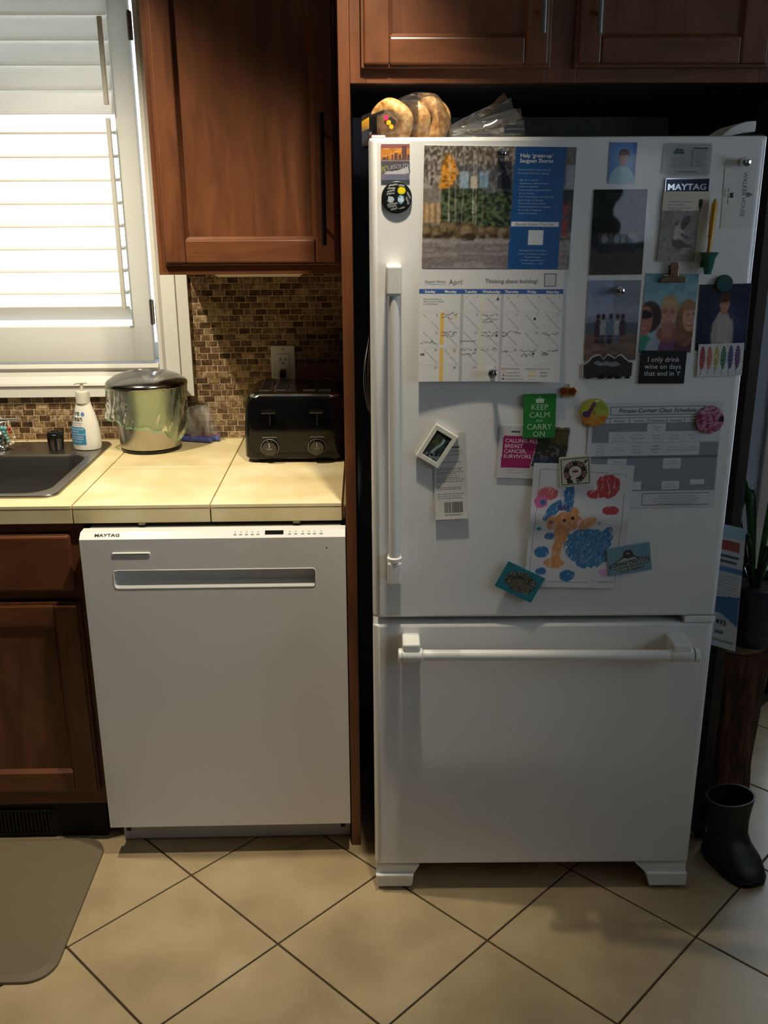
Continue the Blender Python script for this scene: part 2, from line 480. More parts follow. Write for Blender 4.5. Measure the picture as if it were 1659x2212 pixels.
for c in cells[300:]: add_box(bm, c[0], c[1], WY - .0095, WY - .003, c[2], c[3], 0.0012, 1)
o = finish('mosaic_tile_rest', bm, M_mosaic, wall_back); o['kind'] = 'stuff'

# window: casing, sash, glass
win = thing('window_1', None, None, (-1.18, WY, 1.142)); win['kind'] = 'structure'
def casing_h(name, x0, x1, z0, z1, up):     # profiled horizontal board
    s = 1 if up else -1
    zi, zo = (z0, z1) if up else (z1, z0)
    h = z1 - z0
    pts = [(WY, zi), (WY - .018, zi), (WY - .022, zi + s * .012), (WY - .014, zi + s * .020), (WY - .018, zi + s * .036), (WY - .028, zi + s * .055), (WY - .030, zi + s * .062), (WY - .024, zi + s * .064), (WY - .024, zi + s * h), (WY, zi + s * h)]
    return prism(name, pts, 'x', x0, x1, M_trim, win)
def casing_v(name, xi, xo, z0, z1):
    s = 1 if xo > xi else -1
    w = abs(xo - xi)
    pts = [(xi, WY), (xi, WY - .018), (xi + s * .012, WY - .022), (xi + s * .020, WY - .014), (xi + s * .036, WY - .018), (xi + s * .055, WY - .028), (xi + s * .062, WY - .030), (xi + s * .064, WY - .024), (xi + s * w, WY - .024), (xi + s * w, WY)]
    return prism(name, pts, 'z', z0, z1, M_trim, win)
casing_v('casing', WX1 + .002, -0.498, 1.046, 2.26)
casing_v('casing', WX0 - .002, WX0 - .10, 1.046, 2.26)
casing_h('casing', WX0, WX1, 1.046, 1.142, False)
casing_h('casing', WX0, WX1, WZ1, 2.26, True)
for a, b, c, d in ((WX0, WX0 + .05, WZ0, WZ1), (WX1 - .010, WX1, WZ0, WZ1), (WX0, WX1, WZ0, WZ0 + .05), (WX0, WX1, WZ1 - .05, WZ1), (-1.205, -1.155, WZ0, WZ1)):
    box('sash', a, b, WY + .075, WY + .11, c, d, M_trim, win, 0.003)
box('pane', WX0 + .05, WX1 - .010, WY + .09, WY + .095, WZ0 + .05, WZ1 - .05, M_glass, win)

def shutter(x0, x1, label, rod_x):
    t = thing('window_shutter', label, 'shutter', ((x0 + x1) / 2, WY - .01, 1.147), 'louvred shutters in the kitchen window')
    st = .056; y0, y1 = WY - .022, WY + .006
    zt = 2.15
    for a, b in ((x0, x0 + st), (x1 - st, x1)): box('stile', a, b, y0, y1, 1.147, zt, M_sframe, t, .003)
    box('rail', x0 + st, x1 - st, y0, y1, 1.147, 1.250, M_sframe, t, .003)
    box('rail', x0 + st, x1 - st, y0, y1, 2.10, zt, M_sframe, t, .003)
    # louvres: closed above, open below
    proto = {}
    def louver(z, ang):
        k = round(ang, 2)
        if k not in proto:
            bm = bmesh.new(); W = .0635; n = 8
            pts = [(W / 2 * math.cos(2 * PI * i / 16), .005 * math.sin(2 * PI * i / 16)) for i in range(16)]
            pts = [(p[0] * math.cos(k) - p[1] * math.sin(k), p[0] * math.sin(k) + p[1] * math.cos(k)) for p in pts]
            add_prism(bm, pts, 'x', x0 + st + .002 - t.location.x, x1 - st - .002 - t.location.x)
            proto[k] = finish('louver', bm, M_louver, t, local=True); o = proto[k]
        else:
            o = proto[k].copy(); C.objects.link(o); o.parent = t
        o.location = (0, 0.002, z - t.location.z)
    z = 1.286
    for i in range(9): louver(z + i * .0605, 0.10 if i else -0.75)
    for i in range(5): louver(1.850 + i * .0605 - .004, 1.40)
    for za, zb in ((1.835, 2.048), (1.300, 1.803)):
        box('tilt_rod', rod_x - .006, rod_x + .006, WY - .058, WY - .046, za, zb, M_sframe, t, .002)
    return t
sh = shutter(-1.172, -0.607, 'white louvred shutter panel with tilt rod beside the wooden upper cabinet', -0.674)
for z in (1.29, 2.03):
    h = box('hinge', -0.609, -0.596, WY - .028, WY - .020, z - .035, z + .035, M_steel, sh, .002)
    tube('hinge_pin', [(-0.6025, WY - .030, z - .036), (-0.6025, WY - .030, z + .036)], .004, M_steel, h)
shutter(-1.752, -1.182, 'far white louvred shutter panel further left along the window', -1.245)

# glazed door to the right of the refrigerator
door = thing('door_1', None, None, ((DX0 + DX1) / 2, WY, 0)); door['kind'] = 'structure'
for a, b, c, d in ((DX0, DX0 + .09, 0, DZ1), (DX1 - .09, DX1, 0, DZ1), (DX0, DX1, 0, .2), (DX0, DX1, DZ1 - .1, DZ1)): box('door_frame', a, b, WY + .03, WY + .075, c, d, M_trim, door, .003)
box('pane', DX0 + .09, DX1 - .09, WY + .05, WY + .055, .2, DZ1 - .1, M_glass, door)
struct(box('trim_1', 1.222, DX0, WY - .02, WY, 0, DZ1 + .09, M_trim, None, .004))
struct(box('trim_2', DX1, DX1 + .09, WY - .02, WY, 0, DZ1 + .09, M_trim, None, .004))
struct(box('trim_3', DX0, DX1, WY - .02, WY, DZ1, DZ1 + .09, M_trim, None, .004))
struct(box('baseboard_back', 0.90, 1.222, WY - .015, WY, 0, .10, M_trim, None, .003))
rw = thing('window_2', None, None, ((RX0 + RX1) / 2, YB, RZ0)); rw['kind'] = 'structure'
for a, b, c, d in ((RX0, RX0 + .03, RZ0, RZ1), (RX1 - .03, RX1, RZ0, RZ1), (RX0 + .03, RX1 - .03, RZ0, RZ0 + .03), (RX0 + .03, RX1 - .03, RZ1 - .03, RZ1)): box('sash', a, b, YB - .09, YB - .05, c, d, M_trim, rw)
box('pane', RX0 + .03, RX1 - .03, YB - .072, YB - .068, RZ0 + .03, RZ1 - .03, M_glass, rw)

qw = thing('fill_window', None, None, (XR, (QY0 + QY1) / 2, QZ0)); qw['kind'] = 'structure'  # added window, out of view, sized for the daylight it lets in
for a, b, c, d in ((QY0, QY0 + .05, QZ0, QZ1), (QY1 - .05, QY1, QZ0, QZ1), (QY0 + .05, QY1 - .05, QZ0, QZ0 + .05), (QY0 + .05, QY1 - .05, QZ1 - .05, QZ1), (.52, .58, QZ0 + .05, QZ1 - .05)): box('sash', XR + .05, XR + .09, a, b, c, d, M_trim, qw)
box('pane', XR + .068, XR + .072, QY0 + .05, QY1 - .05, QZ0 + .05, QZ1 - .05, M_glass, qw)

# ------------------------------------------------------------------ cabinets
def panel_door(name, parent, x0, x1, z0, z1, yf, th, ins, handle=None, inner_z1=None):
    """raised-frame door: two stiles, two rails, recessed panel; yf front face"""
    d = bpy.data.objects.new(name, None); C.objects.link(d); d.parent = parent
    d.location = Vector(((x0 + x1) / 2, yf, z0)) - off_of(parent)
    WLOC[d.name] = Vector(d.location)
    l, r, b, t = ins
    box('stile', x0, x0 + l, yf, yf + th, z0, z1, M_wood, d, .004)
    box('stile', x1 - r, x1, yf, yf + th, z0, z1, M_wood, d, .004)
    box('rail', x0 + l, x1 - r, yf + .0005, yf + th, z0, z0 + b, M_woodh, d, .004)
    box('rail', x0 + l, x1 - r, yf + .0005, yf + th, z1 - t, z1, M_woodh, d, .004)
    box('panel', x0 + l, x1 - r, yf + .010, yf + th - .002, z0 + b, z1 - t, M_wood, d)
    # stepped edge bead around the outside
    for a0, a1, c0, c1 in ((x0 - .006, x0 + .002, z0 - .006, z1 + .006), (x1 - .002, x1 + .006, z0 - .006, z1 + .006), (x0, x1, z0 - .006, z0 + .002), (x0, x1, z1 - .002, z1 + .006)):
        box('edge_bead', a0, a1, yf + .007, yf + th, c0, c1, M_wood, d, .002)
    # sloping bead around the recess
    bw = .007
    for p in ((x0 + l, z0 + b, x1 - r, z0 + b), (x0 + l, z1 - t, x1 - r, z1 - t)):
        s = 1 if p[1] < (z0 + z1) / 2 else -1
        prism('recess_bead', [(yf + .003, p[1]), (yf + .010, p[1] + s * bw), (yf + .012, p[1])], 'x', p[0], p[2], M_woodh, d)
    for xx, s in ((x0 + l, 1), (x1 - r, -1)):
        prism('recess_bead', [(xx, yf + .003), (xx + s * bw, yf + .010), (xx, yf + .012)], 'z', z0 + b, z1 - t, M_wood, d)
    if handle:
        hx, hz0, hz1, hm = handle
        o = tube('handle', [(hx, yf - .032, hz0), (hx, yf - .032, hz1)], .006, hm, d, 10)
        for z in (hz0 + .04, hz1 - .04): 
            b2 = bmesh.new(); add_tube(b2, [(hx, yf - .032, z), (hx, yf, z)], .004, 8); finish('handle_post', b2, hm, d, False, True)
    return d

# upper cabinet left of the refrigerator bay
uc = thing('wall_cabinet', 'dark wooden wall cabinet with long bar handle hanging beside the window', 'cabinet', (-0.274, 2.62, 1.413))
UX0, UX1 = -0.505, -0.044
box('side', UX0, UX0 + .018, 2.452, WY - .002, 1.413, 2.33, M_wood, uc)
box('side', UX1 - .018, UX1, 2.452, WY - .002, 1.413, 2.33, M_wood, uc)
box('bottom', UX0 + .018, UX1 - .018, 2.452, WY - .002, 1.432, 1.450, M_woodh, uc)
box('top', UX0 + .018, UX1 - .018, 2.452, WY - .002, 2.312, 2.33, M_woodh, uc)
box('back', UX0 + .018, UX1 - .018, WY - .010, WY - .002, 1.45, 2.312, M_wood, uc)
box('face_frame', UX0, UX0 + .035, 2.434, 2.452, 1.413, 2.33, M_wood, uc, .001)
box('face_frame', UX1 - .035, UX1, 2.434, 2.452, 1.413, 2.33, M_wood, uc, .001)
box('face_frame', UX0 + .035, UX1 - .035, 2.434, 2.452, 1.413, 1.450, M_woodh, uc, .001)
box('face_frame', UX0 + .035, UX1 - .035, 2.434, 2.452, 2.29, 2.33, M_woodh, uc, .001)
panel_door('door', uc, -0.483, -0.063, 1.442, 2.29, 2.414, .020, (.050, .050, .055, .055), (-0.090, 1.484, 1.782, M_bronze))
ucl = thing('under_cabinet_light', 'slim pale light strip under the wooden wall cabinet', 'light', (-0.26, 2.50, 1.400))
box('housing', -0.372, -0.150, 2.455, 2.56, 1.409, 1.431, M_wplast, ucl, .003)
box('diffuser', -0.366, -0.156, 2.462, 2.55, 1.405, 1.4095, mat('diffuser', L(225, 215, 185), .4), ucl, .001)

# cabinet over the refrigerator
oc = thing('over_fridge_cabinet', 'dark wooden double-door cabinet mounted above the white refrigerator', 'cabinet', (0.42, 2.4, 1.806))
OX0, OX1 = -0.019, 0.852; OY = 2.065
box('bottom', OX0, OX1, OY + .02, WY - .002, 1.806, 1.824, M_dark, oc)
box('side', OX0, OX0 + .018, OY + .02, WY - .002, 1.824, 2.33, M_wood, oc)
box('side', OX1 - .018, OX1, OY + .02, WY - .002, 1.824, 2.33, M_wood, oc)
box('back', OX0 + .018, OX1 - .018, WY - .010, WY - .002, 1.824, 2.33, M_wood, oc)
box('top', OX0 + .018, OX1 - .018, OY + .02, WY - .010, 2.312, 2.33, M_wood, oc)
for a, b in ((OX0, OX0 + .032), (.372, .435), (OX1 - .045, OX1)): box('face_frame', a, b, OY, OY + .020, 1.806, 2.33, M_wood, oc, .001)
for a, b in ((OX0 + .032, .372), (.435, OX1 - .045)):
    box('face_frame', a, b, OY, OY + .020, 1.806, 1.845, M_woodh, oc, .001); box('face_frame', a, b, OY, OY + .020, 2.29, 2.33, M_woodh, oc, .001)
panel_door('door', oc, 0.009, 0.374, 1.838, 2.29, OY - .020, .020, (.050, .046, .050, .050), (0.357, 1.888, 2.16, M_nickel))
panel_door('door', oc, 0.433, 0.812, 1.838, 2.29, OY - .020, .020, (.046, .054, .050, .050), (0.466, 1.888, 2.16, M_nickel))
bm = bmesh.new(); add_box(bm, -0.043, -0.0195, OY, WY - .002, 0.0, 2.33, .001, 1)
tag(finish('end_panel', bm, M_wood), 'tall narrow wooden end panel between the counter and the refrigerator', 'panel')
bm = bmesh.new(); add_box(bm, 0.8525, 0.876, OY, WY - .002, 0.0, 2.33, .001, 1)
tag(finish('end_panel', bm, mat('dark_panel', L(40, 32, 30), .5)), 'tall dark end panel behind the right edge of the refrigerator', 'panel')  # darker colour than the left end panel

# base cabinet under the sink
bc = thing('base_cabinet', 'dark wooden base cabinet with drawer front under the sink', 'cabinet', (-1.1, 2.45, 0))
BX0, BX1 = -1.58, -0.664; BY = 2.125
box('side', BX1 - .018, BX1, BY + .02, WY - .002, 0, .868, M_wood, bc)
box('side', BX0, BX0 + .018, BY + .02, WY - .002, 0, .868, M_wood, bc)
box('bottom', BX0 + .018, BX1 - .018, BY + .02, WY - .002, .10, .118, M_wood, bc)
box('back', BX0 + .018, BX1 - .018, WY - .010, WY - .002, .118, .868, M_wood, bc)
for a, b in ((BX1 - .035, BX1), (BX0, BX0 + .035), (-1.14, -1.10)): box('face_frame', a, b, BY, BY + .02, .0995, .868, M_wood, bc)
for c, d in ((.845, .868), (.675, .698), (.0995, .135)):
    for a, b in ((BX0 + .035, -1.14), (-1.10, BX1 - .035)): box('face_frame', a, b, BY, BY + .02, c, d, M_woodh, bc)
for a, b in ((-1.572, -1.130), (-1.112, -0.694)):
    dr = box('drawer_front', a, b, BY - .020, BY, .700, .842, M_woodh, bc, .008, 3)
    panel_door('door', bc, a, b, .148, .664, BY - .020, .020, (.056, .056, .056, .056))
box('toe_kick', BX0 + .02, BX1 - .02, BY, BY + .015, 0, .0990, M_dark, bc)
vg = thing('toe_kick_vent', 'dark slatted register grille in the toe kick below the sink cabinet', 'vent', (-1.0, BY - .002, .012))
box('vent_frame', -1.16, -0.815, BY - .0055, BY - .0002, .010, .0148, M_black, vg); box('vent_frame', -1.16, -0.815, BY - .0055, BY - .0002, .080, .085, M_black, vg)
box('vent_back', -1.16, -0.815, BY - .0018, BY - .0002, .0148, .080, M_dark, vg)
sl = None
for k in range(35):
    if sl is None:
        bm = bmesh.new(); add_box(bm, -.0016, .0016, -.003, 0, .0028, .068); sl = finish('slat', bm, M_black, vg, local=True); o = sl
    else:
        o = sl.copy(); C.objects.link(o); o.parent = vg
    o.location = (-1.157 + k * .0096 - vg.location.x, -.001, 0)

# ------------------------------------------------------------------ countertop with tiles
ct = thing('countertop', 'cream tiled countertop with thick tiled front edge', 'countertop', (-0.8, 2.45, 0.872))
SX0, SX1, SY0, SY1 = -1.50, -0.757, 2.190, 2.722     # sink cut-out
CX0, CX1, CY0 = -1.60, -0.0435, 2.105
bm = bmesh.new()
for a, b, c, d in ((CX0, SX0, CY0 + .010, WY - .011), (SX1, CX1, CY0 + .010, WY - .011), (SX0, SX1, CY0 + .010, SY0), (SX0, SX1, SY1, WY - .011)): add_box(bm, a, b, c, d, .8705, .9055)
finish('substrate', bm, M_cgrout, ct)
xs = [CX0, -1.330, -1.005, -0.680, -0.360, -0.052]
ys = [CY0, 2.450, WY - .011]
g = .0016
def ctile(name, a, b, c, d, z0, z1, m=M_counter):
    if b - a > .01 and d - c > .005: box(name, a, b, c, d, z0, z1, m, ct, .0006, 1)
for a, b in zip(xs, xs[1:]):
    for c, d in zip(ys, ys[1:]):
        a1, b1, c1, d1 = a + g, b - g, c + (g if c > CY0 else 0), d - (g if d < WY - .02 else 0)
        # cut round the sink
        if b1 <= SX0 or a1 >= SX1: ctile('counter_tile', a1, b1, c1, d1, .906, .914)
        else:
            if a1 < SX0: ctile('counter_tile', a1, SX0, c1, d1, .906, .914)
            if b1 > SX1: ctile('counter_tile', SX1, b1, c1, d1, .906, .914)
            sa, sb = max(a1, SX0), min(b1, SX1)
            if c1 < SY0: ctile('counter_tile', sa, sb, c1, SY0, .906, .914)
            if d1 > SY1: ctile('counter_tile', sa, sb, SY1, d1, .906, .914)
    ctile('edge_tile', a + g, b - g, CY0 + .0012, CY0 + .0095, .8705, .9045)
box('broken_edge', -0.0515, -0.0455, 2.112, 2.118, .874, .904, mat('raw_chipboard', L(190, 150, 105), .9, bump=1, bscale=150, var=.4, vscale=120), ct, .0015)

# kitchen mat
bm = bmesh.new()
A = add_rring(bm, -1.45, -0.678, 1.622, 2.108, .062, .0005, 8); B = add_rring(bm, -1.449, -0.679, 1.623, 2.107, .061, .006, 8); Cc = add_rring(bm, -1.432, -0.696, 1.640, 2.090, .046, .011, 8)
bridge(bm, A, B); bridge(bm, B, Cc); bm.faces.new(Cc); bm.faces.new(A[::-1]); bmesh.ops.recalc_face_normals(bm, faces=bm.faces)
tag(finish('kitchen_mat', bm, M_mat), 'olive brown cushioned kitchen mat lying before the sink cabinet', 'mat')

# ------------------------------------------------------------------ dishwasher
dw = thing('dishwasher', 'white built-in dishwasher with pocket handle under the counter', 'dishwasher', (-0.346, 2.033, 0))
DX, DXe, DYf = -0.648, -0.045, 2.033
# door front with pocket opening: frame of boxes around the pocket
px0, px1, pz0, pz1 = -0.577, -0.116, .7365, .7785
bm = bmesh.new()
zt, zb = .855, .0895
outer = [(DX, zb), (DXe, zb), (DXe, zt), (DX, zt)]
def rr2(x0, x1, z0, z1, r, n=5):
    out = []
    for cx, cz, a0 in ((x1 - r, z1 - r, 0), (x0 + r, z1 - r, 90), (x0 + r, z0 + r, 180), (x1 - r, z0 + r, 270)):
        for k in range(n + 1):
            a = math.radians(a0 + 90 * k / n); out.append((cx + r * math.cos(a), cz + r * math.sin(a)))
    return out
def front_with_pocket(bm, x0, x1, z0, z1, pocket, y, depth, ybot):
    P = pocket
    ov = [bm.verts.new((x, y, z)) for x, z in ((x1, z1), (x0, z1), (x0, z0), (x1, z0))]
    pv = [bm.verts.new((a, y, b)) for a, b in P]
    n = len(P) // 4
    for c in range(4):
        seg = pv[c * n:(c + 1) * n]
        for i in range(n - 1): bm.faces.new((ov[c], seg[i], seg[i + 1]))
        nxt = pv[((c + 1) * n) % len(P)]
        bm.faces.new((ov[c], seg[-1], nxt, ov[(c + 1) % 4]))
    return ov, pv
ov, pv = front_with_pocket(bm, DX, DXe, zb, zt, rr2(px0, px1, pz0, pz1, .007), DYf, .02, None)
n = len(pv)
bk = []
for v in pv:      # pocket walls: the bottom lip slopes forward-down
    t_ = (v.co.z - pz0) / (pz1 - pz0)
    bk.append(bm.verts.new((v.co.x, DYf + .024, pz0 + .009 + t_ * (pz1 - pz0 - .009))))
bridge(bm, pv, bk); bm.faces.new(bk)
# door sides and back, top bevel
tb = [bm.verts.new((x, y, z)) for x, y, z in ((DXe, DYf + .016, .868), (DX, DYf + .016, .868), (DX, DYf + .016, zb), (DXe, DYf + .016, zb))]
bk2 = [bm.verts.new((x, DYf + .045, z)) for x, z in ((DXe, .868), (DX, .868), (DX, zb), (DXe, zb))]
bridge(bm, ov, tb); bridge(bm, tb, bk2); bm.faces.new(bk2)
bmesh.ops.recalc_face_normals(bm, faces=bm.faces)
ddoor = finish('door', bm, M_dwwhite, dw)
pr_ = rr2(px0 - .0012, px1 + .0012, pz0 - .0012, pz1 + .0012, .008)
tube('pocket_rim', [(a, DYf - .0004, b) for a, b in pr_ + [pr_[0]]], .0011, M_wplast, ddoor, 6)
box('vent_bar', -0.576, -0.490, DYf - .003, DYf + .001, .8165, .8235, M_wplast, ddoor, .0015)
box('vent_bar_slot', -0.573, -0.493, DYf - .0036, DYf - .0028, .8195, .8208, M_black, ddoor)
lathe('indicator_hole', [(.0016, DYf - .0003), (.0016, DYf + .001)], 10, (-0.088, 0, .829), M_black, ddoor, axis='y')
# control strip on the sloping top edge
ang_t = math.atan2(.013, .016)
def on_top(x, t):       # t 0..1 from front edge to back along the slope
    return (x, DYf + .016 * t - .0004 * math.sin(ang_t), .855 + .013 * t + .0006)
def strip(name, x0, x1, t0, t1, m):
    bm = bmesh.new(); vs = [bm.verts.new(on_top(*p)) for p in ((x0, t0), (x1, t0), (x1, t1), (x0, t1))]; bm.faces.new(vs)
    r_ = bmesh.ops.extrude_face_region(bm, geom=list(bm.faces)); bmesh.ops.translate(bm, verts=[v for v in r_['geom'] if isinstance(v, bmesh.types.BMVert)], vec=(0, -.0003, .0004))
    return finish(name, bm, m, ddoor)
strip('display', -0.228, -0.186, .42, .92, M_gblack)
for k, x in enumerate((-0.296, -0.283, -0.270, -0.257, -0.244, -0.172, -0.158, -0.142, -0.128, -0.115, -0.100)):
    strip('button_mark', x - .0035, x + .0035, .40, .52, M_lgink); strip('button_dot', x - .0008, x + .0008, .72, .84, M_gink)
tm = lettering(ddoor, [('MAYTAG', 0, 0, .0105, 'LEFT', 0, 0, .0002, 1.35)], M_ink, 0, name='brand_lettering')
tm.location = Vector(on_top(-0.615, .38)) - off_of(ddoor) + Vector((0, -.0005, .0005)); tm.rotation_euler = (-(PI / 2 - ang_t), 0, 0)
box('tub', DX + .006, DXe - .012, DYf + .046, WY - .08, .095, .860, M_grey, dw)
box('kick_plate', DX + .012, DXe - .002, 2.102, 2.112, 0.004, .095, mat('kick_plate_paint', L(176, 178, 180), .4), dw, .002)
for x in (-0.622, -0.066): box('access_hole', x - .006, x + .006, 2.1005, 2.1022, .030, .043, M_black, dw)
for x in (-0.600, -0.100):
    lathe('leg', [(.015, 0), (.015, .008), (.006, .010), (.006, .096)], 12, (x, 2.30, 0), M_black, dw)
for x in (-0.52, -0.16): box('mounting_tab', x - .008, x + .008, 2.100, 2.13, .8670, .8700, M_steel, dw)
# ------------------------------------------------------------------ refrigerator (local: x across, y into the wall, z up)
FA = -0.0187
F0 = Vector((0.0148, 1.8894, 0)); FX = Vector((math.cos(FA), math.sin(FA), 0)); FY = Vector((-math.sin(FA), math.cos(FA), 0))
FW = 0.750
fr = thing('refrigerator', 'white bottom-freezer refrigerator covered in magnets and papers', 'refrigerator', F0, rot=(0, 0, FA))
def at_face(u, z, off=0.0): return F0 + FX * u - FY * off + Vector((0, 0, z))
box('case', .004, FW - .004, .074, .70, .030, 1.682, M_white, fr, .006, 2, True)
box('door_gasket', .012, FW - .012, .062, .0745, .09, 1.675, mat('gasket', L(120, 120, 120), .6), fr, 0, 2, True)
def appliance_door(name, z0, z1):
    bm = bmesh.new()
    # plan outline with rounded front corners
    r = .016; pts = []
    for cx, a0 in ((FW - r, 270), (r, 180)):
        arc = [(cx + r * math.cos(math.radians(a)), r + r * math.sin(math.radians(a))) for a in ((360, 345, 330, 315, 300, 285, 270) if cx > .3 else (270, 255, 240, 225, 210, 195, 180))]
        pts += arc
    pts += [(0, .064), (FW, .064)]
    e = .007
    def ring(z, ins):
        return [bm.verts.new((min(max(x, ins), FW - ins), max(y, ins), z)) for x, y in pts]
    R = [ring(z0, e), ring(z0 + .002, e * .3), ring(z0 + e, 0), ring(z1 - e, 0), ring(z1 - .002, e * .3), ring(z1, e)]
    for a, b in zip(R, R[1:]): bridge(bm, a, b)
    bm.faces.new(R[0]); bm.faces.new(R[-1]); bmesh.ops.recalc_face_normals(bm, faces=bm.faces)
    o = finish(name, bm, M_white, fr, True)
    for p in o.data.polygons: p.use_smooth = abs(p.normal.y) > .02 and abs(p.normal.x) > .02
    return o
fdoor = appliance_door('door', .7165, 1.693)
fdraw = appliance_door('freezer_drawer', .0765, .7010)
box('top_cap', .006, .032, .004, .05, 1.692, 1.697, M_wplast, fdoor, .0015, 2, True)
box('hinge_bracket', .680, .748, -.002, .05, .7015, .7160, M_wplast, fr, .002, 2, True)
prism('hinge_cover', [(.668, 1.684), (.682, 1.697), (.698, 1.710), (.714, 1.7185), (.730, 1.7230), (.748, 1.7240), (.748, 1.7045), (.724, 1.7025), (.718, 1.6990), (.718, 1.684)], 'y', .068, .17, M_wplast, fr, .002, True)
box('hinge_plate', .700, .746, .020, .15, 1.6935, 1.6975, M_dark, fr, .0006, 1, True)
# vertical door handle
HU = .0468
def vblock(name, z0, z1, w, y0, y1, par): return box(name, HU - w / 2, HU + w / 2, y0, y1, z0, z1, M_wplast, par, .005, 3, True)
hd = tube('handle', [(HU, -.050, .872), (HU, -.050, 1.412)], .0118, M_wplast, fdoor, 16, True)
vblock('handle_end', 1.408, 1.4645, .0295, -.064, .002, hd); vblock('handle_end', .8175, .869, .0285, -.064, .002, hd)
lathe('handle_collar', [(.0125, .866), (.0155, .868), (.0155, .876), (.0125, .878)], 18, (HU, -.050, 0), M_wplast, hd, local=True)
# horizontal drawer handle
dh = tube('handle', [(.098, -.050, .6515), (.650, -.050, .6475)], .0118, M_wplast, fdraw, 16, True)
for a, b, z in ((.062, .108, .6515), (.640, .690, .6475)):
    lathe('handle_collar', [(.0120, a if a < .3 else a - .002), (.0150, a + .002), (.0150, b - .002), (.0120, b)], 18, (0, -.050, z), M_wplast, dh, axis='x', local=True)
    box('handle_end', a + .002, b - .006, -.060, .002, z - .008, z + .030, M_wplast, dh, .005, 3, True)
lathe('handle_cap', [(.0125, .0545), (.0150, .0560), (.0150, .0625)], 18, (0, -.050, .6515), M_wplast, dh, axis='x', local=True)
lathe('handle_cap', [(.0150, .692), (.0150, .7005), (.0115, .7030)], 18, (0, -.050, .6475), M_wplast, dh, axis='x', local=True)
# feet
prism('foot', [(.003, .012), (.006, .006), (.086, .006), (.090, .012), (.093, .042), (.108, .0675), (.003, .0735)], 'y', .008, .10, M_wplast, fr, .003, True)
prism('foot', [(.747, .012), (.744, .006), (.664, .006), (.660, .012), (.650, .042), (.622, .0705), (.747, .0735)], 'y', .008, .10, M_wplast, fr, .003, True)
prism('foot_step', [(.002, .040), (.091, .040), (.093, .047), (.002, .047)], 'y', -.002, .012, M_wplast, fr, .002, True)
prism('foot_step', [(.659, .012), (.748, .012), (.748, .047), (.650, .047)], 'y', -.002, .012, M_wplast, fr, .002, True)
for u in (.05, .70):
    lathe('roller', [(.018, u - .015), (.018, u + .015)], 16, (0, .14, .018), M_black, fr, axis='x', local=True); lathe('roller', [(.018, u - .015), (.018, u + .015)], 16, (0, .62, .018), M_black, fr, axis='x', local=True)
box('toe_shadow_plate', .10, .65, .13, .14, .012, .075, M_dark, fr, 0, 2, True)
# metal name badge
bd = box('badge', .5615, .6445, -.0025, .0, 1.594, 1.618, mat('badge_blue_black', L(24, 34, 56), .15, metal=.6), fdoor, .0012, 2, True)
bl = lettering(bd, [('MAYTAG', .603, 1.5975, .0150, 'CENTER', 0, 0, .0004, 1.22)], M_chrome, -.0029, name='brand_lettering')
for a, b, c, d in ((.5615, .6445, 1.6165, 1.618), (.5615, .6625 - .1, 1.594, 1.618), (.6435, .6445, 1.594, 1.618)):
    box('badge_rim', a, b, -.0032, -.0024, c, d, M_chrome, bd, 0, 2, True)

# ------------------------------------------------------------------ papers and magnets on the door
def sheet(name, label, cat, u, z, w, h, ang=0.0, lay=.0006, th=.0004, body=M_paper, bend=None, n=10, group=None, rad=0):
    """a flat thing lying on the door; its own origin is the back centre"""
    bm = bmesh.new()
    if bend:
        nx, nz = n, n
        rows = {}
        for s in (0, 1):
            rows[s] = [[bm.verts.new((-w / 2 + w * i / nx, -(th if s else 0) - bend(-w / 2 + w * i / nx, -h / 2 + h * j / nz), -h / 2 + h * j / nz)) for i in range(nx + 1)] for j in range(nz + 1)]
            for j in range(nz):
                for i in range(nx):
                    q = [rows[s][j][i], rows[s][j][i + 1], rows[s][j + 1][i + 1], rows[s][j + 1][i]]
                    bm.faces.new(q if s else q[::-1])
        A_, B_ = rows[0], rows[1]
        for j in range(nz):
            bm.faces.new((A_[j][0], B_[j][0], B_[j + 1][0], A_[j + 1][0])); bm.faces.new((A_[j + 1][nx], B_[j + 1][nx], B_[j][nx], A_[j][nx]))
        for i in range(nx):
            bm.faces.new((A_[0][i + 1], B_[0][i + 1], B_[0][i], A_[0][i])); bm.faces.new((A_[nz][i], B_[nz][i], B_[nz][i + 1], A_[nz][i + 1]))
    else:
        if rad: 
            add_prism(bm, rr2(-w / 2, w / 2, -h / 2, h / 2, rad), 'y', -th, 0)
        else: add_box(bm, -w / 2, w / 2, -th, 0, -h / 2, h / 2, min(.0006, th * .3) if th > .001 else 0, 1)
    o = finish(name, bm, body)
    o.location = at_face(u, z, lay); o.rotation_euler = (0, -math.radians(ang), FA)
    return tag(o, label, cat, group)
E = .00025   # ink height

